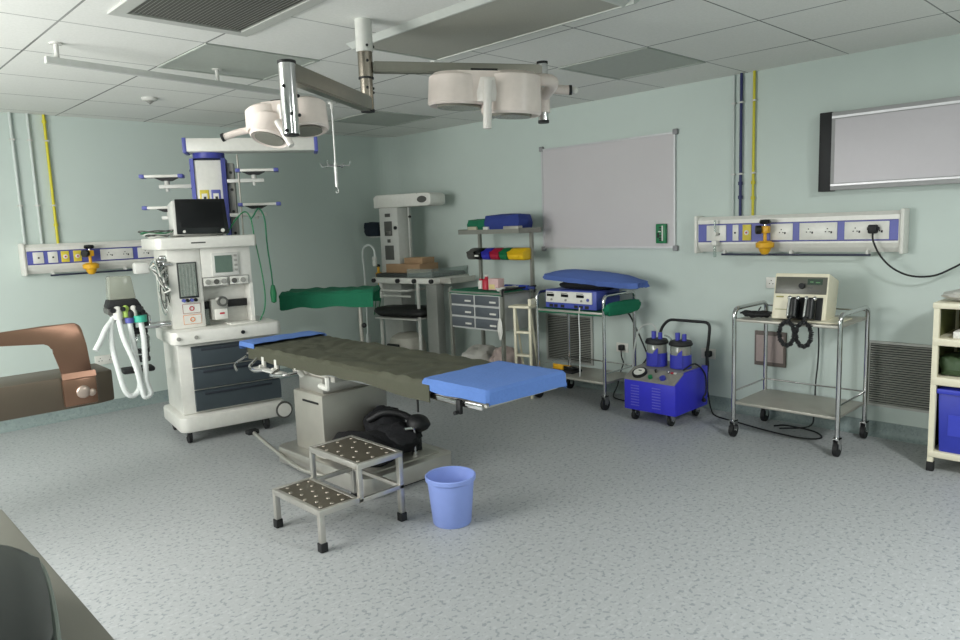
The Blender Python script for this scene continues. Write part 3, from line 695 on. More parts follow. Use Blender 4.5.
# patient monitor on top of it
t = thing('patient_monitor', 'black-screened patient monitor standing on top of the anaesthesia machine', 'monitor', (-2.82, -1.33, 1.485), math.radians(-10))
tilt = Matrix.Rotation(math.radians(-8), 4, 'X')
M().prism([(-.19, .012), (.19, .012), (.185, .27), (-.185, .27)], 1, -.02, .16, .012).xf(tilt).obj('housing', white2, t)
M().prism([(-.175, .018), (.20, .012), (.19, .275), (-.165, .275)], 1, -.035, -.018, .004).xf(tilt).obj('bezel', black_gloss, t)
M().box(-.14, -.0375, .06, .165, -.034, .25).xf(tilt).obj('screen', screen, t)
M().cyl((.15, -.034, .034), (.15, -.046, .034), .014).cyl((-.125, -.034, .034), (-.125, -.042, .034), .010).xf(tilt).obj('knob', white, t)
M().box(-.12, .0, 0, .12, .14, .02, .006).obj('foot', grey, t)
t = thing('monitor_cables', 'coil of thin monitor cables heaped on the anaesthesia machine\'s top left', 'cables', (-3.10, -1.22, 1.487), 0)
for k in range(5):
    r_ = .045+.01*k; mm = M()
    mm.tube([(r_*1.5*math.cos(a_), r_*math.sin(a_), .006+.010*k+.006*math.sin(3*a_+k)) for a_ in [i_*2*PI/14 for i_ in range(14)]], .0045, 6, closed=True, sub=3)
    mm.obj('cable_loop', [white, dark_grey, white2, greenp, dark_grey][k], t)

# ================================================================== mayo table with green drape
t = thing('mayo_table', 'instrument stand under a green drape between anaesthesia machine and infant warmer', 'instrument table', (-1.70, -1.29, 0), math.radians(-44))
M().box(-.36, -.2, .95, .36, .2, .97, .004).obj('tray_top', steel, t)
M().cyl((.24, 0, .10), (.24, 0, .95), .017, seg=14).cyl((.24, 0, .03), (.24, 0, .5), .022, seg=14).obj('post', brushed, t)
M().bend([(-.25, -.22, .03), (.24, -.22, .03), (.24, .22, .03), (-.25, .22, .03)], .015, .05).obj('base_frame', brushed, t)
for x_, y_ in ((-.25, -.22), (-.25, .22), (.24, -.22), (.24, .22)): M().cyl((x_, y_, 0), (x_, y_, .02), .02).obj('foot', black, t)
M().ball((.27, -.02, .66), .022, seg=12).obj('height_knob', black, t)
def sheet(name, m_, x0, x1, y0, y1, z, hang, th=.006, amp=.006, seed=0, parent=None, nu=40, nv=24, sag=lambda x, y: 0, label=None):
    """a sheet lying on a rectangle and hanging over its four sides: hang=(left,right,front,back)"""
    hl, hr, hf, hb = hang
    W = (x1-x0)+hl+hr; D = (y1-y0)+hf+hb
    def f(u, v):
        a_ = -hl+u*W; b_ = -hf+v*D; X = x0+min(max(a_, 0), x1-x0); Y = y0+min(max(b_, 0), y1-y0); Z = z
        ox = -min(a_, 0)+max(a_-(x1-x0), 0); oy = -min(b_, 0)+max(b_-(y1-y0), 0)
        n_ = noise.noise(Vector((a_*7+seed, b_*7, seed)))
        if ox > 0 or oy > 0:
            drop = max(ox, oy)
            Z -= drop
            if ox >= oy: X += (-1 if a_ < 0 else 1)*(.012+.10*drop*(noise.noise(Vector((b_*9, seed, 3)))*.6+.15))
            if oy > 0 and oy >= ox: Y += (-1 if b_ < 0 else 1)*(.012+.10*drop*(noise.noise(Vector((a_*9, seed, 5)))*.6+.15))
            Z += .25*drop*noise.noise(Vector((a_*5+seed, b_*5, 9)))
        else:
            Z += abs(n_)*amp*2+sag(X, Y)
        return (X, Y, Z)
    o = M().grid(f, nu, nv, th)
    return o.obj(name, m_, parent, label)
tag(sheet('green_drape', green_cloth, 0, .78, 0, .42, 0, (.04, .02, .13, .13), amp=.014, seed=2), 'dark green cloth draped over the instrument stand behind the operating table', 'drape')
o = bpy.data.objects['green_drape']; o.location = (-1.70, -1.29, .979); o.rotation_euler = (0, 0, math.radians(-44))
o.data.transform(Matrix.Translation((-.39, -.21, 0)))

# ================================================================== infant warmer
W_ = thing('infant_warmer', 'white infant radiant warmer with overhead heater in the room corner', 'infant warmer', (-.41, -.56, 0), math.radians(-80)); t = W_
M().box(-.12, -.11, .06, .14, .11, 1.70, .012).obj('column', white2, t)
hd = M().prism([(-.18, 1.70), (.56, 1.70), (.60, 1.72), (.60, 1.81), (.56, 1.83), (-.14, 1.835), (-.18, 1.81)], 1, -.12, .12, .01).obj('heater_head', white, t)
M().lathe([(0, 0), (.06, 0), (.06, .006), (0, .006)], (0, 0, 0), 24).xf(Matrix.Translation((.49, -.121, 1.765)) @ Matrix.Rotation(PI/2, 4, 'X') @ Matrix.Diagonal((1, .55, 1, 1))).obj('oval_grip', dark_grey, hd)
M().box(.42, -.119, 1.725, .425, .119, 1.83).obj('seam', grey, hd)
for x0, x1, z0, z1, m_, n_ in ((-.045, .06, 1.41, 1.56, dark_grey, 'display'), (-.03, .04, 1.605, 1.64, dark_grey, 'small_display'), (-.05, .07, 1.16, 1.31, dark_grey, 'control_screen'), (-.01, .03, 1.34, 1.375, dark_grey, 'alarm_lamp'), (-.02, .045, 1.42, 1.46, white2, 'display_knob_plate')):
    M().box(x0, -.118, z0, x1, -.108, z1, .003).obj(n_, m_, t)
M().cyl((.11, -.11, 1.49), (.11, -.125, 1.49), .018, seg=16).cyl((.22, .0, 1.60), (.22, -.015, 1.60), .014).obj('knob', black, t)
M().cyl((.18, .02, .99), (.18, .02, 1.70), .009).obj('accessory_pole', white2, t)
bd = M().box(-.09, -.30, .93, .74, .30, .99, .012).obj('bed_frame', white, t)
M().box(-.06, -.27, .99, .70, .27, 1.03, .012).obj('mattress', mat('dark_mattress', (56, 60, 58), .6), t)
for x_ in (-.05, .28, .50, .72): M().cyl((x_, -.30, .96), (x_, -.325, .96), .022, seg=16).obj('bed_knob', black, bd)
M().box(.40, -.296, .995, .72, -.288, 1.08).box(.72, -.28, .995, .728, .28, 1.08).obj('clear_side_panel', clear, bd)
M().box(.74, -.2, .93, .88, .2, .945, .003).box(.74, -.2, .945, .88, -.19, .985).box(.87, -.2, .945, .88, .2, .985).obj('side_tray', steel, t)
M().bend([(-.14, -.30, .86), (.40, -.30, .86), (.40, .28, .86)], .012, .04).bend([(.02, -.28, .78), (.02, -.28, .93)], .02, .01).bend([(-.1, -.28, .80), (.42, -.28, .80)], .012, .01).obj('under_bed_rail', white, t)
M().box(.60, -.26, .04, .74, -.14, .93, .01).obj('support_column', mat('warmer_grey', (148, 150, 144), .5), t)
M().bend([(.52, -.28, .04), (.52, -.28, .93)], .018, .02).obj('leg', white, t); M().bend([(-.0, -.28, .06), (-.0, -.28, .58)], .018, .02).obj('leg', white, t)
M().box(-.02, -.36, .57, .54, .0, .585, .006).obj('lower_tray', white, t)
M().box(-.16, -.30, 0.02, .62, -.18, .06, .01).box(-.16, .12, 0.02, .62, .24, .06, .01).box(-.14, -.2, .02, .0, .2, .06).obj('foot_frame', grey, t)
for x_, y_ in ((-.1, -.24), (.55, -.24), (-.1, .18), (.55, .18)): M().cyl((x_-.01, y_, .03), (x_+.01, y_, .03), .03).obj('caster', black, t)
M().lathe([(0, 0), (.12, 0), (.19, .05), (.20, .16), (.17, .26), (.10, .30), (0, .30)], (.20, -.12, .10), 28).obj('tank', mat('tank_white', (200, 196, 184), .5), t)
M().box(.10, -.335, .27, .26, -.30, .31, .012).obj('tank_handle', black, t)
M().cyl((.2, -.12, .06), (.2, -.12, .10), .10).obj('tank_foot', grey, t)
M().tube([(-.35, -.14, .35), (-.345, -.14, .7), (-.34, -.15, 1.05), (-.33, -.17, 1.22), (-.27, -.2, 1.30), (-.19, -.2, 1.32), (-.13, -.2, 1.27), (-.12, -.2, 1.18)], .011, 10).box(-.36, -.16, .02, -.33, -.12, .36).box(-.36, -.16, .02, -.14, -.12, .05).obj('curved_hose_arm', hose, t)
M().lathe([(0, 0), (.022, 0), (.026, .04), (.02, .07), (.03, .075), (.02, .1), (0, .11)], (-.13, -.2, 1.10), 14).obj('hose_nozzle', white, t)
M().box(-.17, -.16, .96, -.11, -.11, 1.03, .012).cyl((-.14, -.14, 1.03), (-.14, -.14, 1.09), .014).cyl((-.14, -.14, .86), (-.14, -.14, .96), .012).obj('flow_regulator', yellow, t)
M().lathe([(0, 0), (.02, .0), (.022, .02), (0, .028)], (-.14, -.14, 1.09), 14).obj('regulator_knob', black, t)
M().tube([(-.12, -.14, .9), (-.03, -.25, .75), (-.02, -.3, .66), (-.10, -.28, .60), (-.16, -.2, .66), (-.16, -.16, .84)], .005, 6).obj('oxygen_tube', greenp, t)
ax_ = M().box(-.36, -.02, 1.395, -.10, .12, 1.408, .003).obj('side_shelf', white2, t)
t = thing('dark_cloth', 'dark navy folded cloth on the small shelf at the warmer column\'s left', 'cloth', (-.45, -.31, 1.408), math.radians(-80))
M().blob((-.06, -.0, .075), .11, .055, .078, .10, 5, box=.75, flat=.0, seed=3).obj('bundle', navy_cloth, t)
def wl(px_, py_, pz): return W_.matrix_basis @ Vector((px_, py_, pz))
def cardboard_box(label, lx, ly, w, d, h, z):
    p_ = Matrix.Translation((-.41, -.56, 0)) @ Matrix.Rotation(math.radians(-80), 4, 'Z') @ Vector((lx, ly, z))
    t = thing('cardboard_box', label, 'box', p_, math.radians(-80))
    M().box(-w/2, -d/2, 0, w/2, d/2, h, .003).obj('carton', cardboard, t)
    M().box(-w/2-.001, -.02, h-.001, w/2+.001, .02, h+.001).obj('tape', mat('tape', (196, 170, 130), .4), t)
cardboard_box('long low brown cardboard box lying on the infant warmer bed', .23, -.02, .46, .30, .09, 1.03)
cardboard_box('smaller brown cardboard box stacked on the long one on the warmer', .35, -.04, .24, .20, .06, 1.122)
p_ = Matrix.Translation((-.41, -.56, 0)) @ Matrix.Rotation(math.radians(-80), 4, 'Z') @ Vector((.25, -.17, .585))
t = thing('black_cushion', 'black cushion lying on the infant warmer\'s lower tray', 'cushion', p_, math.radians(-80))
M().blob((0, 0, .055), .36, .20, .055, .05, 4, box=.45, flat=0, seed=1).obj('pad', mat('black_vinyl', (24, 25, 24), .5), t)

# ================================================================== crash cart
t = thing('crash_cart', 'steel emergency cart with six grey drawers, bins rail and top shelf', 'medical cart', (-.70, -2.04, 0), -PI/2)
cm = mat('cart_steel', (150, 150, 142), .4, .6)
for x_ in (-.33, .33):
    M().box(x_-.014, .40, .06, x_+.014, .428, 1.44).obj('rear_post', cm, t); M().box(x_-.014, .0, .06, x_+.014, .028, .93).obj('front_post', cm, t)
M().box(-.42, .22, 1.405, .36, .52, 1.42).box(-.42, .22, 1.42, .36, .226, 1.445).box(-.42, .514, 1.42, .36, .52, 1.445).box(-.42, .22, 1.42, -.414, .52, 1.45).box(.354, .22, 1.42, .36, .52, 1.45).obj('top_shelf', cm, t)
M().box(-.33, .41, 1.20, .33, .425, 1.225).obj('bin_rail', cm, t)
du = M().box(-.315, .004, .56, .315, .39, .885, .003).obj('drawer_unit', mat('drawer_frame', (190, 192, 190), .5), t)
for i in range(3):
    for j in range(2):
        x0 = -.305+j*.314; z0 = .577+i*.103
        dr = M().box(x0, -.008, z0, x0+.288, .01, z0+.084, .005).obj('drawer', mat('slate_drawer', (84, 90, 96), .5), t)
        M().box(x0+.19, -.018, z0+.026, x0+.265, -.008, z0+.042, .003).obj('drawer_handle', white, dr)
M().box(-.345, -.01, .885, .345, .45, .90).obj('worktop', cm, t)
M().box(-.33, .0, .15, .33, .42, .165).obj('lower_shelf', cm, t)
M().bend([(.36, .0, .93), (.36, .42, .93)], .009, .02).bend([(.345, .0, .87), (.345, .0, .93), (.36, .0, .93)], .009, .01).bend([(.345, .42, .87), (.345, .42, .93), (.36, .42, .93)], .009, .01).obj('side_rail', black, t)
for x_, y_ in ((-.33, .014), (.33, .014), (-.33, .414), (.33, .414)): caster(t, x_, y_, .035, .075)
o = sheet('green_cart_cloth', green_cloth, -.33, .33, .01, .36, .905, (.012, .012, .03, .0), th=.005, amp=.006, seed=5)
o.location = (-.70, -2.04, 0); o.rotation_euler = (0, 0, -PI/2); tag(o, 'green cloth spread over the emergency cart\'s worktop', 'cloth')
bins = [('grey', dark_grey), ('black', black_gloss), ('blue', mat('bin_blue', (50, 50, 170), .45)), ('red', mat('bin_red', (170, 30, 60), .45)), ('green', mat('bin_green', (20, 110, 66), .45)), ('yellow', mat('bin_yellow', (232, 190, 30), .45))]
ws = [.10, .10, .11, .12, .105, .20]; x_ = -.40
for (c_, m_), w_ in zip(bins, ws):
    t = thing('storage_bin', c_+' open-front plastic bin on the emergency cart\'s bin rail', 'bin', (-.70+.405, -2.04-(x_+w_/2), 1.165), -PI/2, 'coloured bins on the cart rail')
    h_ = w_/2-.003
    b_ = M().prism([(0, 0), (-.10, 0), (-.125, .05), (-.105, .06), (-.06, .105), (0, .11)], 0, -h_, h_, .016)
    b_.obj('tub', m_, t)
    M().box(-h_*.5, -.124, .03, h_*.5, -.117, .046).obj('label_tab', white if c_ == 'black' else m_, t)
    x_ += w_
t = thing('cloth_bundle', 'green folded cloth bundle on the emergency cart\'s top shelf', 'cloth', (-.70+.37, -2.04+.20, 1.42), -PI/2)
M().blob((.0, 0, .06), .16, .13, .065, .12, 5, box=.6, flat=0, seed=4).obj('fold', green_cloth, t)
M().box(-.10, -.142, .0, .02, -.11, .055, .006).obj('pale_packet', mat('pale_packet', (176, 170, 150), .6), t)
t = thing('cloth_bundle', 'large dark blue cloth bundle on the emergency cart\'s top shelf', 'cloth', (-.70+.37, -2.04-.09, 1.42), -PI/2)
M().blob((0, 0, .075), .24, .13, .085, .10, 5, box=.6, flat=0, seed=9).obj('fold', mat('bundle_blue', (44, 60, 130), .9), t)
t = thing('white_carton', 'small white carton in front of the blue bundle on the top shelf', 'box', (-.70+.24, -2.04+.06, 1.42), -PI/2)
M().box(-.03, -.015, 0, .03, .015, .05, .002).obj('carton', white, t)
t = thing('steel_tray', 'small steel tray at the right end of the cart\'s top shelf', 'tray', (-.70+.26, -2.04-.25, 1.42), -PI/2)
M().box(-.09, -.03, 0, .09, .03, .05, .004).obj('tray', brushed, t)
# things on the worktop
def wpos(lx, ly, z): return (-.70+ly, -2.04-lx, z)
t = thing('medicine_bottle', 'red and white plastic bottle on the cart\'s green cloth', 'bottle', wpos(.06, .10, .917))
M().lathe([(0, 0), (.04, 0), (.04, .075), (.03, .09), (.016, .10), (.016, .115), (0, .115)]).obj('bottle', red, t); M().lathe([(0, .115), (.019, .115), (.019, .13), (0, .13)]).obj('cap', white, t)
t = thing('medicine_bottle', 'small white bottle left of the red one on the cart', 'bottle', wpos(-.03, .12, .917))
M().lathe([(0, 0), (.028, 0), (.028, .06), (.018, .075), (0, .075)]).obj('bottle', white, t); M().lathe([(0, .075), (.018, .075), (.018, .09), (0, .09)]).obj('cap', red, t)
t = thing('glove_box', 'pale pink tissue carton right of the red bottle on the cart', 'box', wpos(.18, .10, .917), -PI/2)
M().box(-.06, -.04, 0, .06, .04, .10, .003).obj('carton', mat('pale_pink_carton', (212, 178, 176), .6), t); M().box(-.05, -.042, .01, .02, -.0395, .05).obj('printed_patch', mat('yellowish', (216, 200, 140), .6), t)
t = thing('roll_of_wrap', 'blue wrapped roll lying at the back of the cart worktop', 'roll', wpos(.26, .30, .925), -PI/2)
M().cyl((-.16, 0, .0), (.12, 0, .0), .022).obj('roll', mat('roll_blue', (44, 70, 170), .5), t); 
M().cyl((.12, 0, 0), (.19, 0, 0), .012).obj('roll_core', mat('roll_core_blue', (56, 70, 130), .5), t)
for k, (lx, ly, s_) in enumerate(((.30, .06, .045), (.30, .18, .05), (.29, .26, .03))):
    t = thing('instrument_dish', ['white dish at the front right edge of the cart worktop', 'steel dish in the middle right of the cart worktop', 'tiny white dish at the back right of the cart worktop'][k], 'dish', wpos(lx-.03, ly, .912))
    M().lathe([(0, 0), (s_*.7, 0), (s_, .03), (s_*.94, .03), (s_*.62, .006), (0, .006)]).obj('bowl', [white, steel, white][k], t)
# bags under the cart
for k, (lx, ly, rx, lab) in enumerate(((-.17, .2, .15, 'cloudy plastic bag bunched at the left of the cart\'s lower shelf'), (.15, .2, .13, 'cloudy plastic bag at the right of the cart\'s lower shelf'))):
    t = thing('plastic_bag', lab, 'bag', wpos(lx, ly, .165), -PI/2)
    M().blob((0, 0, .09), rx, .17, .12, .35, 4, flat=0, seed=11+k).obj('bag', [poly, mat('pinkish_bag', (190, 172, 166), .5, var=.15)][k], t)
t = thing('hanging_glove', 'white glove hanging at the cart\'s lower right drawer corner', 'glove', wpos(.335, -.02, .62), -PI/2)
M().blob((0, -.01, -.03), .028, .01, .09, .2, 4, seed=5).obj('glove', white, t)

# ================================================================== narrow white step ladder
t = thing('step_ladder', 'narrow white metal step ladder between cart and diathermy trolley', 'ladder', (-.64, -2.565, 0), math.radians(-80))
for s_ in (-1, 1):
    M().box(s_*.075-.011, -.02, 0, s_*.075+.011, .0, .80 if s_ < 0 else .86, .003).obj('front_upright', cream, t)
    M().bend([(s_*.075, .0, .76), (s_*.075, .15, 0.011)], .010, .01).obj('rear_leg', cream, t)
for z_ in (.14, .36, .56): M().box(-.07, -.02, z_, .07, .03, z_+.02, .003).obj('rung', cream, t)
M().box(-.115, -.05, .78, .09, .10, .80, .004).obj('top_step', cream, t)
M().box(.07, -.02, .80, .095, .06, .86, .01).obj('grip', cream, t)

# ================================================================== diathermy trolley
def loop_side(mm, x_, d, z0, z1, r=.0145):
    mm.bend([(x_, 0, z0), (x_, 0, z1), (x_, d, z1), (x_, d, z0)], r, .055, 10)
def trolley(name, label, x, y, w, d, ztop, shelf, low, rz=-PI/2, group=None):
    t = thing(name, label, 'trolley', (x, y, 0), rz, group)
    for s_ in (-1, 1):
        mm = M(); loop_side(mm, s_*w, d, .10, ztop); mm.bend([(s_*w, 0, low+.09), (s_*w, d, low+.09)], .006, .02)
        mm.obj('side_frame', chrome, t)
    for z_, n_ in ((shelf, 'upper_shelf'), (low, 'lower_shelf')):
        M().box(-w+.005, .0, z_, w-.005, d, z_+.018, .003).obj(n_, brushed, t)
    for z_ in (low+.09, shelf+.06): M().bend([(-w, d, z_), (w, d, z_)], .006, .02).obj('rear_rail', chrome, t)
    for sx in (-1, 1):
        for y_ in (0, d): caster(t, sx*w, y_, .048, .115)
    return t
t = trolley('equipment_trolley', 'chrome tube trolley carrying the blue and white diathermy unit', -.56, -3.0, .345, .42, .91, .755, .20)
t2 = thing('diathermy_unit', 'white-fronted blue diathermy generator on the chrome trolley', 'medical device', (-.53, -2.99, .780), -PI/2)
M().box(-.265, .0, .004, .265, .32, .155, .008).obj('case', mat('diathermy_blue', (70, 84, 170), .45), t2)
M().box(-.25, -.012, .05, .225, .004, .145, .005).obj('front_panel', white, t2)
for x_ in (-.19, -.04, .12):
    M().box(x_-.045, -.015, .10, x_+.03, -.0115, .122).obj('readout', screen, t2); M().box(x_-.045, -.0145, .128, x_+.02, -.0115, .133).obj('caption_line', dark_grey, t2)
    M().cyl((x_+.005, -.012, .075), (x_+.005, -.02, .075), .009).obj('button', grey, t2)
M().cyl((.19, -.012, .085), (.19, -.02, .085), .012).obj('button', strip, t2)
for x_ in (-.20, -.15, -.08, .06, .11, .17): M().box(x_-.018, -.004, .012, x_+.018, .001, .035).obj('connector', black, t2)
M().tube([(.10, -.005, .02), (.11, -.03, -.06), (.115, -.03, -.25), (.11, -.03, -.5), (.10, -.02, -.54)], .005, 8).obj('white_lead', hose, t2)
t = thing('black_instrument_case', 'low black pouch on top of the diathermy unit', 'pouch', (-.36, -3.05, .936), -PI/2)
M().blob((0, 0, .035), .26, .13, .037, .1, 4, box=.4, flat=0, seed=8).obj('pouch', black_cloth, t)
t = thing('blue_wrapped_tray', 'tray wrapped in blue cloth lying across the diathermy unit', 'tray', (-.34, -3.10, .99), -PI/2)
def puff(u, v):
    a_, b_ = u*2-1, v*2-1; r_ = max(0, 1-abs(a_)**3.2)
    return (a_*.46-.01, b_*.19*(.35+.65*r_**.5)+.02*noise.noise(Vector((a_*4, 1, 0))), .045+.055*r_*(1-b_*b_)-.05*(a_*.55+.1)-.008*abs(noise.noise(Vector((a_*6, b_*5, 2)))))
M().grid(puff, 40, 14, .045).obj('wrap', mat('mid_blue_cloth', (84, 110, 178), .9, bump=.3, scale=60), t)
o = sheet('green_tray_cloth', green_cloth, -.33, .33, .015, .40, .774, (.0, .0, .03, .0), th=.004, amp=.002, seed=6)
o.location = (-.56, -3.0, 0); o.rotation_euler = (0, 0, -PI/2); tag(o, 'green cloth lining under the diathermy unit', 'cloth')
t = thing('green_towel', 'green towel slung on the diathermy trolley\'s right side rail', 'cloth', (-.56, -3.345, .80), -PI/2)
M().blob((.035, .20, -.0), .028, .24, .055, .15, 5, box=.5, seed=12).obj('towel', mat('towel_green', (16, 116, 84), .9, bump=.2), t)
t = thing('foot_pedal', 'black and yellow foot pedal on the diathermy trolley\'s lower shelf', 'foot pedal', (-.40, -2.84, .22), -PI/2)
M().box(-.13, -.06, 0, .10, .08, .02, .006).obj('base_plate', black, t)
M().prism([(-.05, .022), (.07, .022), (.07, .04), (-.05, .07)], 0, -.12, -.01, .006).obj('yellow_treadle', yellow, t)
M().prism([(-.05, .022), (.07, .022), (.07, .035), (-.05, .06)], 0, .0, .09, .006).obj('black_treadle', black_gloss, t)
cable('power_cable', [(-.30, -3.22, .84), (-.18, -3.30, .74), (-.10, -3.33, .60), (-.07, -3.40, .42), (-.07, -3.42, .36), (-.06, -3.36, .28)], .007, 'black cable hanging from the diathermy trolley\'s right end to the wall')
def plug(label, x, y, z, path, group=None):
    t = thing('power_plug', label, 'plug', (x, y, z), -PI/2, group)
    M().box(-.024, -.045, -.024, .024, 0, .024, .01).obj('plug_body', black, t)
    M().tube([(0, -.03, -.02)]+path, .0055, 8).obj('lead', black, t)
plug('black plug in the wall socket between diathermy trolley and suction machine', -.012, -3.14, .405, [(.01, -.035, -.08), (.03, -.04, -.13), (.01, -.05, -.2), (-.02, -.06, -.33), (-.03, -.1, -.392), (.05, -.2, -.398), (.2, -.24, -.398)])
plug('black plug with long lead in the wall socket right of the suction machine', -.012, -3.945, .435, [(.01, -.04, -.1), (.0, -.045, -.22), (.02, -.05, -.34), (.06, -.09, -.415), (.16, -.2, -.43), (.35, -.26, -.43), (.6, -.33, -.43), (.85, -.36, -.43), (.95, -.28, -.43), (.86, -.16, -.43), (.66, -.13, -.43), (.6, -.2, -.427)])
# ================================================================== suction machine
t = thing('suction_machine', 'bright blue suction machine with two collection jars and black push handle', 'suction machine', (-.68, -3.825, 0), -PI/2)
M().prism([(0, .085), (0, .315), (.12, .375), (.46, .385), (.46, .085)], 0, -.215, .215, .006).obj('cabinet', blue, t)
tp = M(); tp._add([(-.212, -.006, .319), (.212, -.006, .319), (.212, .12, .381), (-.212, .12, .381), (-.212, -.006, .311), (.212, -.006, .311), (.212, .12, .373), (-.212, .12, .373)], [(0,1,2,3),(7,6,5,4),(0,4,5,1),(1,5,6,2),(2,6,7,3),(3,7,4,0)])
tp.prism([(.12, .373), (.12, .381), (.42, .391), (.42, .383)], 0, -.212, .19)
tp = tp.obj('top_panel', mat('panel_grey', (138, 136, 130), .45), t)
sl_ = Vector((0, .126, .062)).normalized(); up_ = Vector((0, -sl_.z, sl_.y))
def on_slope(x_, s_): return Vector((x_, -.006, .319))+sl_*s_
c_ = on_slope(-.115, .072); M().cyl(c_, c_+up_*.02, .055, seg=28).obj('vacuum_gauge', black, tp); M().cyl(c_+up_*.02, c_+up_*.022, .042, seg=28).obj('gauge_face', white, tp); M().box(-.125, c_.y-.003, c_.z+.022, -.10, c_.y+.012, c_.z+.028).obj('gauge_needle', black, tp)
for x_, s_, m_, r_ in ((-.005, .04, greenp, .016), (.095, .045, mat('knob_blue', (60, 66, 160), .4), .022), (.0, .115, black, .010)):
    c_ = on_slope(x_, s_); M().cyl(c_, c_+up_*.02, r_, seg=20).obj('control', m_, tp)
for x_ in (.10, .13, .155): 
    c_ = on_slope(x_, .12); M().box(x_-.009, c_.y-.01, c_.z, x_+.009, c_.y+.006, c_.z+.012, .002).obj('switch', [chrome, red, white][int((x_-.1)*40) % 3], tp)
for x0 in (-.12, .06):
    l_ = M()
    for k in range(8): l_.box(x0-.035, -.004, .12+k*.021, x0+.035, .002, .126+k*.021)
    l_.obj('vent_louvres', mat('louvre_blue', (110, 108, 214), .4), t)
for x_, y_ in ((-.15, .05), (.15, .05), (-.15, .40), (.15, .40)): caster(t, x_, y_, .038, .088)
for x_, y_ in ((-.09, .25), (.10, .27)):
    j_ = M().lathe([(0, 0), (.072, 0), (.075, .01), (.075, .155), (.068, .17), (.0, .17)], (x_, y_, .388), 28).obj('jar', mat('jar_clear', (200, 206, 196), .1, trans=.6, var=.15, scale=20), t)
    M().lathe([(.0765, 0), (.0785, 0), (.0785, .10), (.0765, .10)], (x_, y_, .388), 28).prism([(x_-.0, .40), (x_+.0795*.7, .40), (x_+.055, .535), (x_+.02, .50)], 1, y_-.079, y_-.074).obj('jar_holder', mat('jar_holder_blue', (60, 64, 180), .4), j_)
    M().lathe([(0, .168), (.085, .168), (.088, .178), (.078, .20), (0, .205)], (x_, y_, .388), 28).obj('jar_lid', black, j_)
    M().cyl((x_-.025, y_, .59), (x_-.025, y_, .645), .018).cyl((x_+.03, y_, .59), (x_+.03, y_, .64), .016).obj('jar_port', mat('port_blue', (64, 68, 170), .45), j_)
    M().lathe([(0, 0), (.03, 0), (.025, .06), (0, .07)], (x_+.01, y_, .47), 14).obj('float', mat('pinkish_float', (200, 140, 120), .4), j_)
M().tube([(-.03, .26, .62), (.02, .26, .60), (.05, .27, .54), (.09, .28, .56), (.11, .28, .63)], .007, 8).obj('link_tube', clear, t)
M().tube([(-.085, .26, .64), (-.13, .24, .70), (-.22, .22, .66), (-.27, .22, .5), (-.29, .23, .36), (-.27, .24, .24)], .007, 8).obj('suction_tube', mat('frosted_tube', (196, 200, 196), .3, trans=.3), t)
M().bend([(-.20, .30, .38), (-.20, .42, .48), (-.20, .50, .64), (-.15, .52, .70), (.20, .52, .70), (.20, .50, .56), (.20, .475, .48), (.20, .475, .14)], .0115, .05, 10).obj('push_handle', black, t)
M().tube([(.16, .2, .385), (.20, .3, .42), (.225, .40, .33), (.235, .40, .20), (.225, .38, .16), (.235, .36, .14)], .006, 8).ball((.235, .37, .14), .016).obj('mains_lead', black, t)

# ================================================================== defibrillator trolley
t = trolley('equipment_trolley', 'chrome tube trolley carrying the cream defibrillator', -.59, -4.765, .335, .48, .875, .79, .225)
t = thing('defibrillator', 'old cream defibrillator with two black paddles on the right chrome trolley', 'defibrillator', (-.50, -4.81, .818), math.radians(-84))
tl = Matrix.Rotation(math.radians(-15), 4, 'X')
cs = M().box(-.165, .0, -.0, .165, .24, .30, .008); bmesh.ops.transform(cs.bm, matrix=tl, verts=cs.bm.verts[:])
for v in cs.bm.verts:
    if v.co.z < 0: v.co.z = 0
cs = cs.obj('case', cream, t)
def T_(mm): return mm.xf(tl)
T_(M().box(-.155, -.006, .165, .155, .002, .275, .003)).obj('control_panel', mat('panel_dark', (92, 92, 84), .35), t)
T_(M().cyl((.01, -.005, .215), (.01, -.028, .215), .018, seg=18)).obj('energy_dial', black, t)
T_(M().box(.04, -.009, .225, .13, -.004, .262)).obj('readout', mat('green_readout', (40, 62, 48), .3), t)
T_(M().box(.055, -.010, .24, .075, -.008, .246).box(.09, -.010, .237, .115, -.008, .243)).obj('readout_digits', mat('green_digits', (92, 140, 92), .4), t)
T_(M().box(.045, -.010, .18, .12, -.005, .19).box(.045, -.010, .20, .075, -.005, .208)).obj('buttons', dark_grey, t)
T_(M().box(-.145, -.004, .14, -.10, .001, .15).box(-.145, -.004, .06, -.07, .001, .064)).obj('caption_marks', mat('olive_caption', (150, 146, 80), .5), t)
T_(M().box(-.06, -.004, -.0, .14, .006, .145, .003)).obj('paddle_well', black, t)
for x_ in (-.035, .065):
    pd = T_(M().cyl((x_+.012, -.035, .0), (x_+.012, -.035, .125), .034, seg=20).box(x_-.02, -.05, .01, x_+.045, .0, .12, .012)).obj('paddle', black_gloss, t)
    T_(M().cyl((x_-.012, -.065, .01), (x_-.008, -.065, .125), .008).ball((x_-.008, -.06, .13), .014, seg=10).ball((x_+.04, -.055, .13), .014, seg=10)).obj('paddle_electrode', chrome, pd)
for x_, s_ in ((-.02, -1), (.06, 1)):
    pts = []
    N = 110
    for k in range(N+1):
        u = k/N; a_ = u*2*PI-PI/2
        bx, bz = x_+s_*.01+.045*math.cos(a_+PI)*1.0, -.075+.075*math.sin(a_+PI)
        dx_, dz_ = math.cos(a_), math.sin(a_); ph = k*2.3
        pts.append((bx+.012*math.cos(ph)*dx_, -.12+.012*math.sin(ph), bz+.012*math.cos(ph)*dz_))
    M().tube(pts, .0055, 6, sub=2).tube([(x_+s_*.01, -.12, 0), (x_+.01, -.10, .03), (x_+.01, -.05, .02)], .008, 8).obj('coiled_lead', black, t)
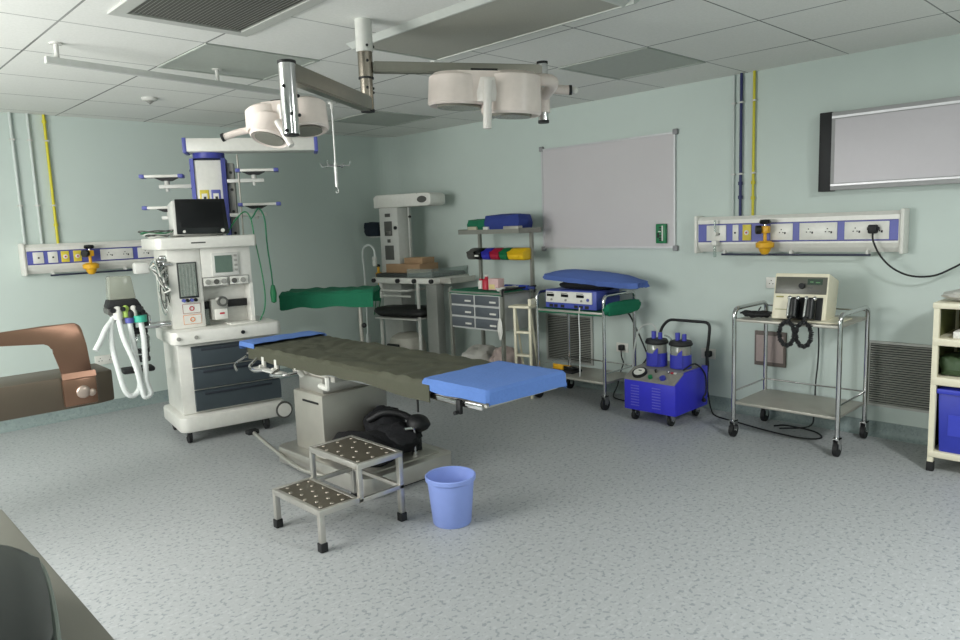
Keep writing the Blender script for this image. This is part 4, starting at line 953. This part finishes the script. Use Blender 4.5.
t = thing('lead_heap', 'tangle of black leads on the trolley shelf left of the defibrillator', 'cables', (-.50, -4.54, .812), -PI/2)
for k in range(6):
    M().tube([((.07+.006*k)*math.cos(a_)+.01*math.sin(5*a_+k), (.05+.005*k)*math.sin(a_), .008+.004*k+.01*abs(math.sin(2*a_+k*1.7))) for a_ in [i_*2*PI/16 for i_ in range(16)]], .005, 6, closed=True, sub=3).obj('lead_loop', black, t)
M().tube([(.02, .0, .02), (.015, 0, .05), (.03, 0, .075)], .004, 6).obj('lead_end', black, t)
t = thing('beige_base_tray', 'cream tray under the front right of the defibrillator', 'tray', (-.47, -4.96, .809), -PI/2)
M().box(-.10, -.07, 0, .10, .2, .009, .003).obj('tray', cream, t)
t = thing('hanging_clipboard', 'faded pink board with dark frame hung on the wall behind the trolley', 'board', (0, -4.42, .39), -PI/2)
M().box(-.115, -.02, 0, .115, 0, .255, .003).obj('frame', mat('brown_grey_frame', (110, 100, 94), .6), t); M().box(-.10, -.024, .03, .10, -.019, .225).obj('panel', pinkish, t)
cable('defibrillator_lead', [(-.25, -4.85, .85), (-.15, -4.78, .80), (-.05, -4.77, .70), (-.04, -4.77, .5), (-.05, -4.76, .3), (-.06, -4.76, .10), (-.10, -4.74, .012), (-.25, -4.6, .008)], .005, 'thin black lead hanging behind the defibrillator trolley')
t = thing('power_plug', 'black plug in the right wall panel with cable looping to the right', 'plug', (-.112, -5.12, 1.375), -PI/2)
M().box(-.026, -.05, -.03, .026, 0, .026, .01).box(-.035, -.03, -.01, .035, -.005, .012, .004).obj('plug_body', black, t)
M().tube([(0, -.03, -.02), (.01, -.04, -.08), (.05, -.03, -.17), (.12, -.01, -.25), (.22, .0, -.295), (.34, .0, -.29), (.44, .0, -.24), (.56, .02, -.16), (.70, .05, -.08)], .006, 8).obj('lead', black, t)

# ================================================================== cream cabinet with blue bins
t = thing('shelf_cabinet', 'cream open shelf cabinet with olive lining at the right edge', 'cabinet', (-.53, -5.99, 0), -PI/2)
w, d, h = .42, .45, .97
for x_ in (-w, w-.028):
    for y_ in (0, d-.028): M().box(x_, y_, .05, x_+.028, y_+.028, h-.03).obj('post', cream, t)
M().box(-w-.005, -.005, h-.032, w+.005, d+.005, h, .003).obj('top_board', cream, t)
for z0, z1 in ((.73, .77), (.505, .55), (.085, .12)): M().box(-w+.0, -.003, z0, w-.0, d+.003, z1, .003).obj('shelf', cream, t)
M().box(-w+.004, .03, .12, -w+.014, d-.03, h-.032).box(w-.014, .03, .12, w-.004, d-.03, h-.032).box(-w+.028, d-.016, .12, w-.028, d-.006, h-.032).obj('lining', olive_glass, t)
for x_ in (-w+.014, w-.014):
    for y_ in (.014, d-.014): M().box(x_-.018, y_-.018, 0, x_+.018, y_+.018, .055, .003).obj('rubber_foot', black, t)
for k in range(2):
    t = thing('blue_bin', ['deep blue plastic bin beside the cabinet\'s left post on the bottom shelf', 'deep blue plastic bin cut off by the right edge on the bottom shelf'][k], 'bin', (-.51, -5.99+.27-.255*k, .12), -PI/2, 'blue bins in the cabinet')
    M().prism([(-.10, 0), (.11, 0), (.12, .36), (-.115, .36)], 1, 0, .38, .006).obj('tub', mat('bin_deep_blue', (44, 56, 170), .45), t)
    M().box(-.12, -.012, .335, .125, .392, .362, .004).obj('rim', mat('bin_rim_blue', (52, 64, 186), .45), t)
    M().box(-.06, -.006, .10, .06, .002, .22).obj('ribbed_face', mat('bin_rim_blue', (52, 64, 186), .45), t)
t = thing('white_folder', 'white box file lying on the cabinet\'s upper shelf', 'box file', (-.50, -5.78, .77), -PI/2)
M().box(-.12, .0, 0, .20, .3, .04, .004).obj('file', white, t)
for k in range(2):
    t = thing('green_packet', ['crumpled dark green packet beside the cabinet\'s left post on the middle shelf', 'crumpled dark green packet cut off by the right edge on the middle shelf'][k], 'packet', (-.36, -5.66-.17*k, .55), -PI/2, 'green packets on the middle shelf')
    M().blob((0, 0, .055), .08, .13, .058, .2, 5, box=.5, flat=0, seed=20+k).obj('packet', green_paper, t)
t = thing('plastic_bag', 'crinkled clear plastic bag on top of the cream cabinet', 'bag', (-.36, -5.72, .97), -PI/2)
M().blob((0, 0, .03), .13, .15, .035, .4, 4, flat=0, seed=31).obj('bag', poly, t)
t = thing('grey_case', 'dark grey case on the cabinet top at the frame edge', 'case', (-.30, -6.0, .97), -PI/2)
M().box(-.12, -.1, 0, .2, .15, .09, .01).obj('case', dark_grey, t)

# ================================================================== operating table
t = thing('operating_table', 'stainless operating table with olive mattress cover in the room\'s middle', 'operating table', (-2.6, -3.0, 0))
bb = M().prism([(-.34, -.44), (-.30, -.48), (.28, -.48), (.32, -.44), (.32, .50), (.28, .54), (-.30, .54), (-.34, .50)], 2, .018, .125, .012).obj('base', steel, t)
M().box(-.30, -.44, .0, .28, .50, .02).obj('base_plinth', black, t)
M().prism([(-.26, -.42), (.24, -.42), (.24, -.02), (-.26, -.02)], 2, .12, .135, .006).obj('base_cover', brushed, t)
M().box(-.25, .08, .12, .24, .42, .50, .012).obj('column', brushed, t)
M().box(-.31, -.02, .135, -.22, .10, .165, .012).obj('column_foot', mat('cast_white', (196, 194, 186), .5), t)
M().box(-.22, .11, .50, .21, .39, .60, .008).obj('column_sleeve', steel, t)
M().box(-.255, .12, .44, -.249, .30, .452).obj('column_slot', black, t)
M().box(-.20, .0, .58, .20, .50, .635, .01).obj('tilt_head', mat('cast_white', (196, 194, 186), .5), t)
M().bend([(-.24, .10, .56), (-.26, -.02, .56), (-.26, -.02, .63)], .018, .02).bend([(-.24, .30, .60), (-.28, .30, .66)], .02, .01).obj('linkage', white, t)
fr = M()
for y0, y1 in ((-1.36, -.95), (-.93, -.02), (0, .62), (.64, 1.02)):
    fr.box(-.255, y0, .655, .255, y1, .672, .004)
fr.obj('table_top_panels', mat('panel_cream', (206, 202, 192), .45), t)
for s_ in (-1, 1):
    for y0, y1 in ((-1.34, -.96), (-.91, .60), (.66, 1.0)):
        M().box(s_*.266-.005, y0, .645, s_*.266+.005, y1, .672, .002).obj('side_rail', chrome, t)
        for yy in (y0+.06, y1-.06): M().box(min(s_*.245, s_*.266), yy-.02, .65, max(s_*.245, s_*.266), yy+.02, .665).obj('rail_bracket', chrome, t)
M().box(-.15, -.9, .625, .15, .58, .656, .004).obj('under_frame', mat('table_underframe', (70, 72, 70), .5, .4), t)
M().box(-.262, -1.34, .672, .262, 1.02, .728, .018).obj('mattress', mat('dark_mattress_pad', (40, 42, 40), .6), t)
for y_ in (.72, .55, -1.20): 
    for s_ in ((-1,) if y_ > 0 else (-1, 1)): M().box(s_*.282-.010, y_-.016, .61, s_*.282+.010, y_+.016, .68, .004).cyl((s_*.285, y_, .62), (s_*.315, y_, .62), .010).obj('rail_clamp', [white, black][y_ < 0], t)
M().bend([(-.29, .80, .66), (-.36, .78, .62), (-.37, .70, .60), (-.30, .60, .61)], .010, .03).bend([(-.29, .95, .66), (-.38, .95, .62), (-.40, .88, .59)], .009, .03).bend([(-.30, .5, .62), (-.38, .46, .60), (-.37, .3, .62), (-.29, .28, .63)], .010, .03).obj('arm_board_fitting', chrome, t)
M().box(-.34, .42, .60, -.28, .78, .612, .004).obj('fitting_plate', white2, t)
M().bend([(.10, -.36, .12), (.10, -.36, .30), (.03, -.36, .31)], .008, .02).cyl((.10, -.36, .12), (.10, -.36, .16), .02).obj('lock_lever', chrome, t)
M().bend([(.17, -.24, .12), (.17, -.24, .23), (.12, -.30, .235)], .007, .02).obj('lock_lever', chrome, t)
M().cyl((-.02, -.30, .12), (-.02, -.30, .22), .022).ball((-.02, -.30, .225), .028).obj('floor_lock_knob', dark_grey, t)
M().tube([(-.34, -.06, .05), (-.38, .18, .06), (-.35, .52, .09), (-.33, .86, .15)], .013, 10).obj('pedal_lever', steel, t)
M().box(-.37, .84, .135, -.29, .90, .165, .008).obj('pedal_pad', black, t)
# things lying on it
def body_sag(x, y): return .018*max(0, 1-((x+2.6)/.2)**2)
o = sheet('olive_cover', olive, -2.876, -2.324, -3.99, -2.08, .732, (.085, .07, .0, .0), th=.006, amp=.011, seed=1, nu=40, nv=90)
tag(o, 'olive green sheet covering the operating table\'s middle', 'sheet')
o = sheet('blue_sheet', blue_cloth, -2.873, -2.327, -4.385, -3.935, .748, (.055, .09, .075, .0), th=.005, amp=.003, seed=3, nu=36, nv=34)
tag(o, 'light blue sheet hanging over the foot end of the operating table', 'sheet')
o = sheet('blue_sheet', blue_cloth, -2.873, -2.327, -2.16, -1.945, .756, (.035, .03, .0, .06), th=.005, amp=.003, seed=4, nu=36, nv=20)
tag(o, 'light blue sheet over the operating table\'s head end by the anaesthesia machine', 'sheet')
t = thing('black_heap', 'heap of black cloth and rubber on the operating table\'s base', 'cloth', (-2.60, -3.12, .135), 0)
M().blob((-.12, -.03, .06), .19, .27, .10, .25, 4, flat=0, seed=6).blob((.06, -.10, .09), .14, .16, .09, .25, 5, flat=0, seed=7).blob((.12, .08, .12), .13, .14, .12, .2, 5, flat=0, seed=8).obj('cloth', black_cloth, t)
M().tube([(.0, .08, .18), (.06, .0, .23), (.13, -.08, .22), (.18, -.14, .18)], .022, 10).obj('rubber_tube', black, t)
t = thing('black_bellows_mask', 'black rounded rubber head on the right of the heap', 'mask', (-2.40, -3.28, .136), 0)
M().blob((-.02, -.02, .165), .075, .075, .055, .12, 3, seed=3).cyl((-.02, -.02, 0), (-.02, -.02, .13), .02).obj('rubber_body', black, t); M().cyl((.02, .02, .22), (.035, .04, .34), .007).obj('stem', black, t)

# ================================================================== step stool
t = thing('step_stool', 'two-step stainless step stool with studded dark treads before the operating table', 'step stool', (-3.2, -3.605, 0))
hw = .225
def angle_leg(x, y, z): M().box(x-.014, y-.014, .04, x+.014, y+.014, z, .003).obj('leg', steel, t); M().prism([(x-.019, y-.019), (x+.019, y-.019), (x+.019, y+.019), (x-.019, y+.019)], 2, 0, .045, .004).obj('rubber_foot', black, t)
def step(x0, x1, z):
    f = M()
    f.box(x0, -hw, z-.03, x1, -hw+.022, z, .003).box(x0, hw-.022, z-.03, x1, hw, z, .003).box(x0, -hw+.022, z-.03, x0+.022, hw-.022, z, .003).box(x1-.022, -hw+.022, z-.03, x1, hw-.022, z, .003)
    o_ = f.obj('step_frame', steel, t)
    M().box(x0+.02, -hw+.02, z-.014, x1-.02, hw-.02, z-.003).obj('tread', mat('dark_tread', (98, 92, 80), .4, .5, var=.25, scale=9), o_)
    for i in range(3):
        for j in range(6): M().lathe([(.011, 0), (.009, .004), (0, .005)], (x0+.05+i*(x1-x0-.10)/2+(.012 if j % 2 else -.012), -hw+.05+j*(2*hw-.10)/5, z-.0035), 10).obj('stud', mat('stud_steel', (150, 144, 132), .4, .8), o_)
step(-.25, -.025, .205); step(-.025, .25, .37)
for x_, y_, z_ in ((-.236, -hw+.014, .18), (-.236, hw-.014, .18), (.236, -hw+.014, .345), (.236, hw-.014, .345)): angle_leg(x_, y_, z_)
M().box(-.025, -hw, .175, .0, -hw+.022, .345, .003).box(-.025, hw-.022, .175, .0, hw, .345, .003).box(-.025, -hw, .172, .25, -hw+.02, .195, .003).box(-.025, hw-.02, .172, .25, hw, .195, .003).box(.226, -hw+.02, .175, .246, hw-.02, .195, .003).obj('side_frame', steel, t)

# ================================================================== bucket
t = thing('bucket', 'periwinkle blue plastic bucket on the floor beside the step stool', 'bucket', (-2.805, -4.025, 0))
M().lathe([(0, .0), (.094, 0), (.098, .006), (.118, .222), (.127, .228), (.129, .248), (.124, .252), (.119, .248), (.115, .228), (.093, .012), (0, .012)], (0, 0, 0), 48).obj('pail', bucket_m, t)

# ================================================================== brown tinted stretcher at the left edge
t = thing('stretcher', 'brown-tinted metal stretcher end with bent side rail at the left edge', 'stretcher', (-4.75, -2.52, 0))
M().prism([(-.95, -.03), (.78, -.03), (.865, .0), (.875, .30), (-.95, .30)], 2, .625, .795, .012).obj('deck', mat('brown_deck', (104, 94, 82), .42, .7, .12, 6), t)
def strap(path, wv, th, mm):
    """bent flat bar: path of (centre, width-direction)"""
    rings = []
    for i, (p, wd) in enumerate(path):
        p = vec(p); wd = vec(wd)
        q0 = vec(path[max(i-1, 0)][0]); q1 = vec(path[min(i+1, len(path)-1)][0]); n_ = (q1-q0).normalized().cross(wd.normalized())
        rings.append([mm.bm.verts.new(p+wd*a_*.5+n_*b_*th*.5) for a_, b_ in ((-1, -1), (1, -1), (1, 1), (-1, 1))])
    for A, B in zip(rings, rings[1:]):
        for k in range(4): mm.bm.faces.new((A[k], A[(k+1) % 4], B[(k+1) % 4], B[k]))
    mm.bm.faces.new(rings[0]); mm.bm.faces.new(rings[-1][::-1]); mm.sm = True
    return mm
xs = .69
def fillet(c, r, a0, a1, n=6): return [(c[0]+r*math.cos(math.radians(a0+(a1-a0)*k/n)), c[1]+r*math.sin(math.radians(a0+(a1-a0)*k/n))) for k in range(n+1)]
outer = [(-.85, 1.045), (.30, 1.062), (.55, 1.072)]+fillet((.685, 1.030), .042, 88, 5)+[(.742, .95), (.755, .80)]
inner = [(.615, .80), (.590, .93)]+fillet((.548, .945), .036, 0, 92)+[(.30, 1.003), (-.85, .985)]
M().prism(outer+inner, 1, -.046, -.030, .004).obj('side_rail', brown_metal, t)
M().box(.61, -.052, .64, .77, -.026, .782, .008).prism([(-.050, .78), (-.030, .815), (-.046, .815), (-.054, .785)], 0, .61, .77).obj('rail_bracket', brown_metal, t)
M().ball((xs+.01, -.058, .71), .034, sy=.4, seg=18).ball((xs+.05, -.058, .70), .02, sy=.4, seg=12).obj('bracket_bolt', mat('bolt_metal', (190, 172, 160), .3, .7), t)
for x_ in (-.85, -.15):
    for y_ in (.03, .25):
        M().cyl((x_, y_, .10), (x_, y_, .625), .02).obj('leg', steel, t); M().cyl((x_-.015, y_, .05), (x_+.015, y_, .05), .05).obj('caster', black, t)
M().box(-.87, .02, .2, -.13, .04, .23).box(-.87, .24, .2, -.13, .26, .23).obj('stretcher_bar', steel, t)
M().box(-.84, -.046, .78, -.80, -.030, 1.03).obj('rail_post', brown_metal, t)

# ================================================================== steel table and dark bag at bottom left
t = thing('steel_table', 'grey steel table top at the photo\'s bottom left corner', 'table', (-5.05, -4.95, 0))
M().box(-.35, -.72, .715, .315, .65, .75, .006).obj('table_top', mat('table_grey_steel', (120, 119, 110), .5, .3, .08, 4), t)
for x_ in (-.31, .25):
    for y_ in (-.66, .60): M().cyl((x_, y_, 0), (x_, y_, .716), .018).obj('leg', steel, t)
t = thing('black_case', 'rounded black case on the grey table at the bottom left', 'case', (-5.03, -5.12, .75))
M().prism([(.13, -.45), (.17, -.28), (.205, -.10), (.225, .05), (.222, .13), (.20, .20), (.155, .26), (.09, .30), (0, .315), (-.2, .315), (-.2, -.45)], 2, 0, .125, .022).obj('case', mat('case_black_green', (20, 28, 27), .4), t)
M().tube([(.135, -.44, .10), (.174, -.28, .10), (.208, -.10, .10), (.228, .05, .10), (.225, .13, .10), (.20, .205, .10), (.155, .265, .10), (.09, .304, .10)], .006, 8).obj('rim_highlight', mat('rim_highlight_grey', (110, 120, 112), .4), t)  # grey-green highlight along the case rim, drawn as a thin pale tube
# lit ceiling lamps, out of the picture
flat_panel(-6.125, -3.98, -5.435, -3.20, 'lit square ceiling light above the stretcher, left of the picture', 'ceiling_light', True)
flat_panel(-2.675, -7.61, -1.985, -6.93, 'lit square ceiling light right of the camera', 'ceiling_light', True)
flat_panel(-5.435, -8.29, -4.745, -7.61, 'lit square ceiling light added as fill behind the camera', 'ceiling_light', True)
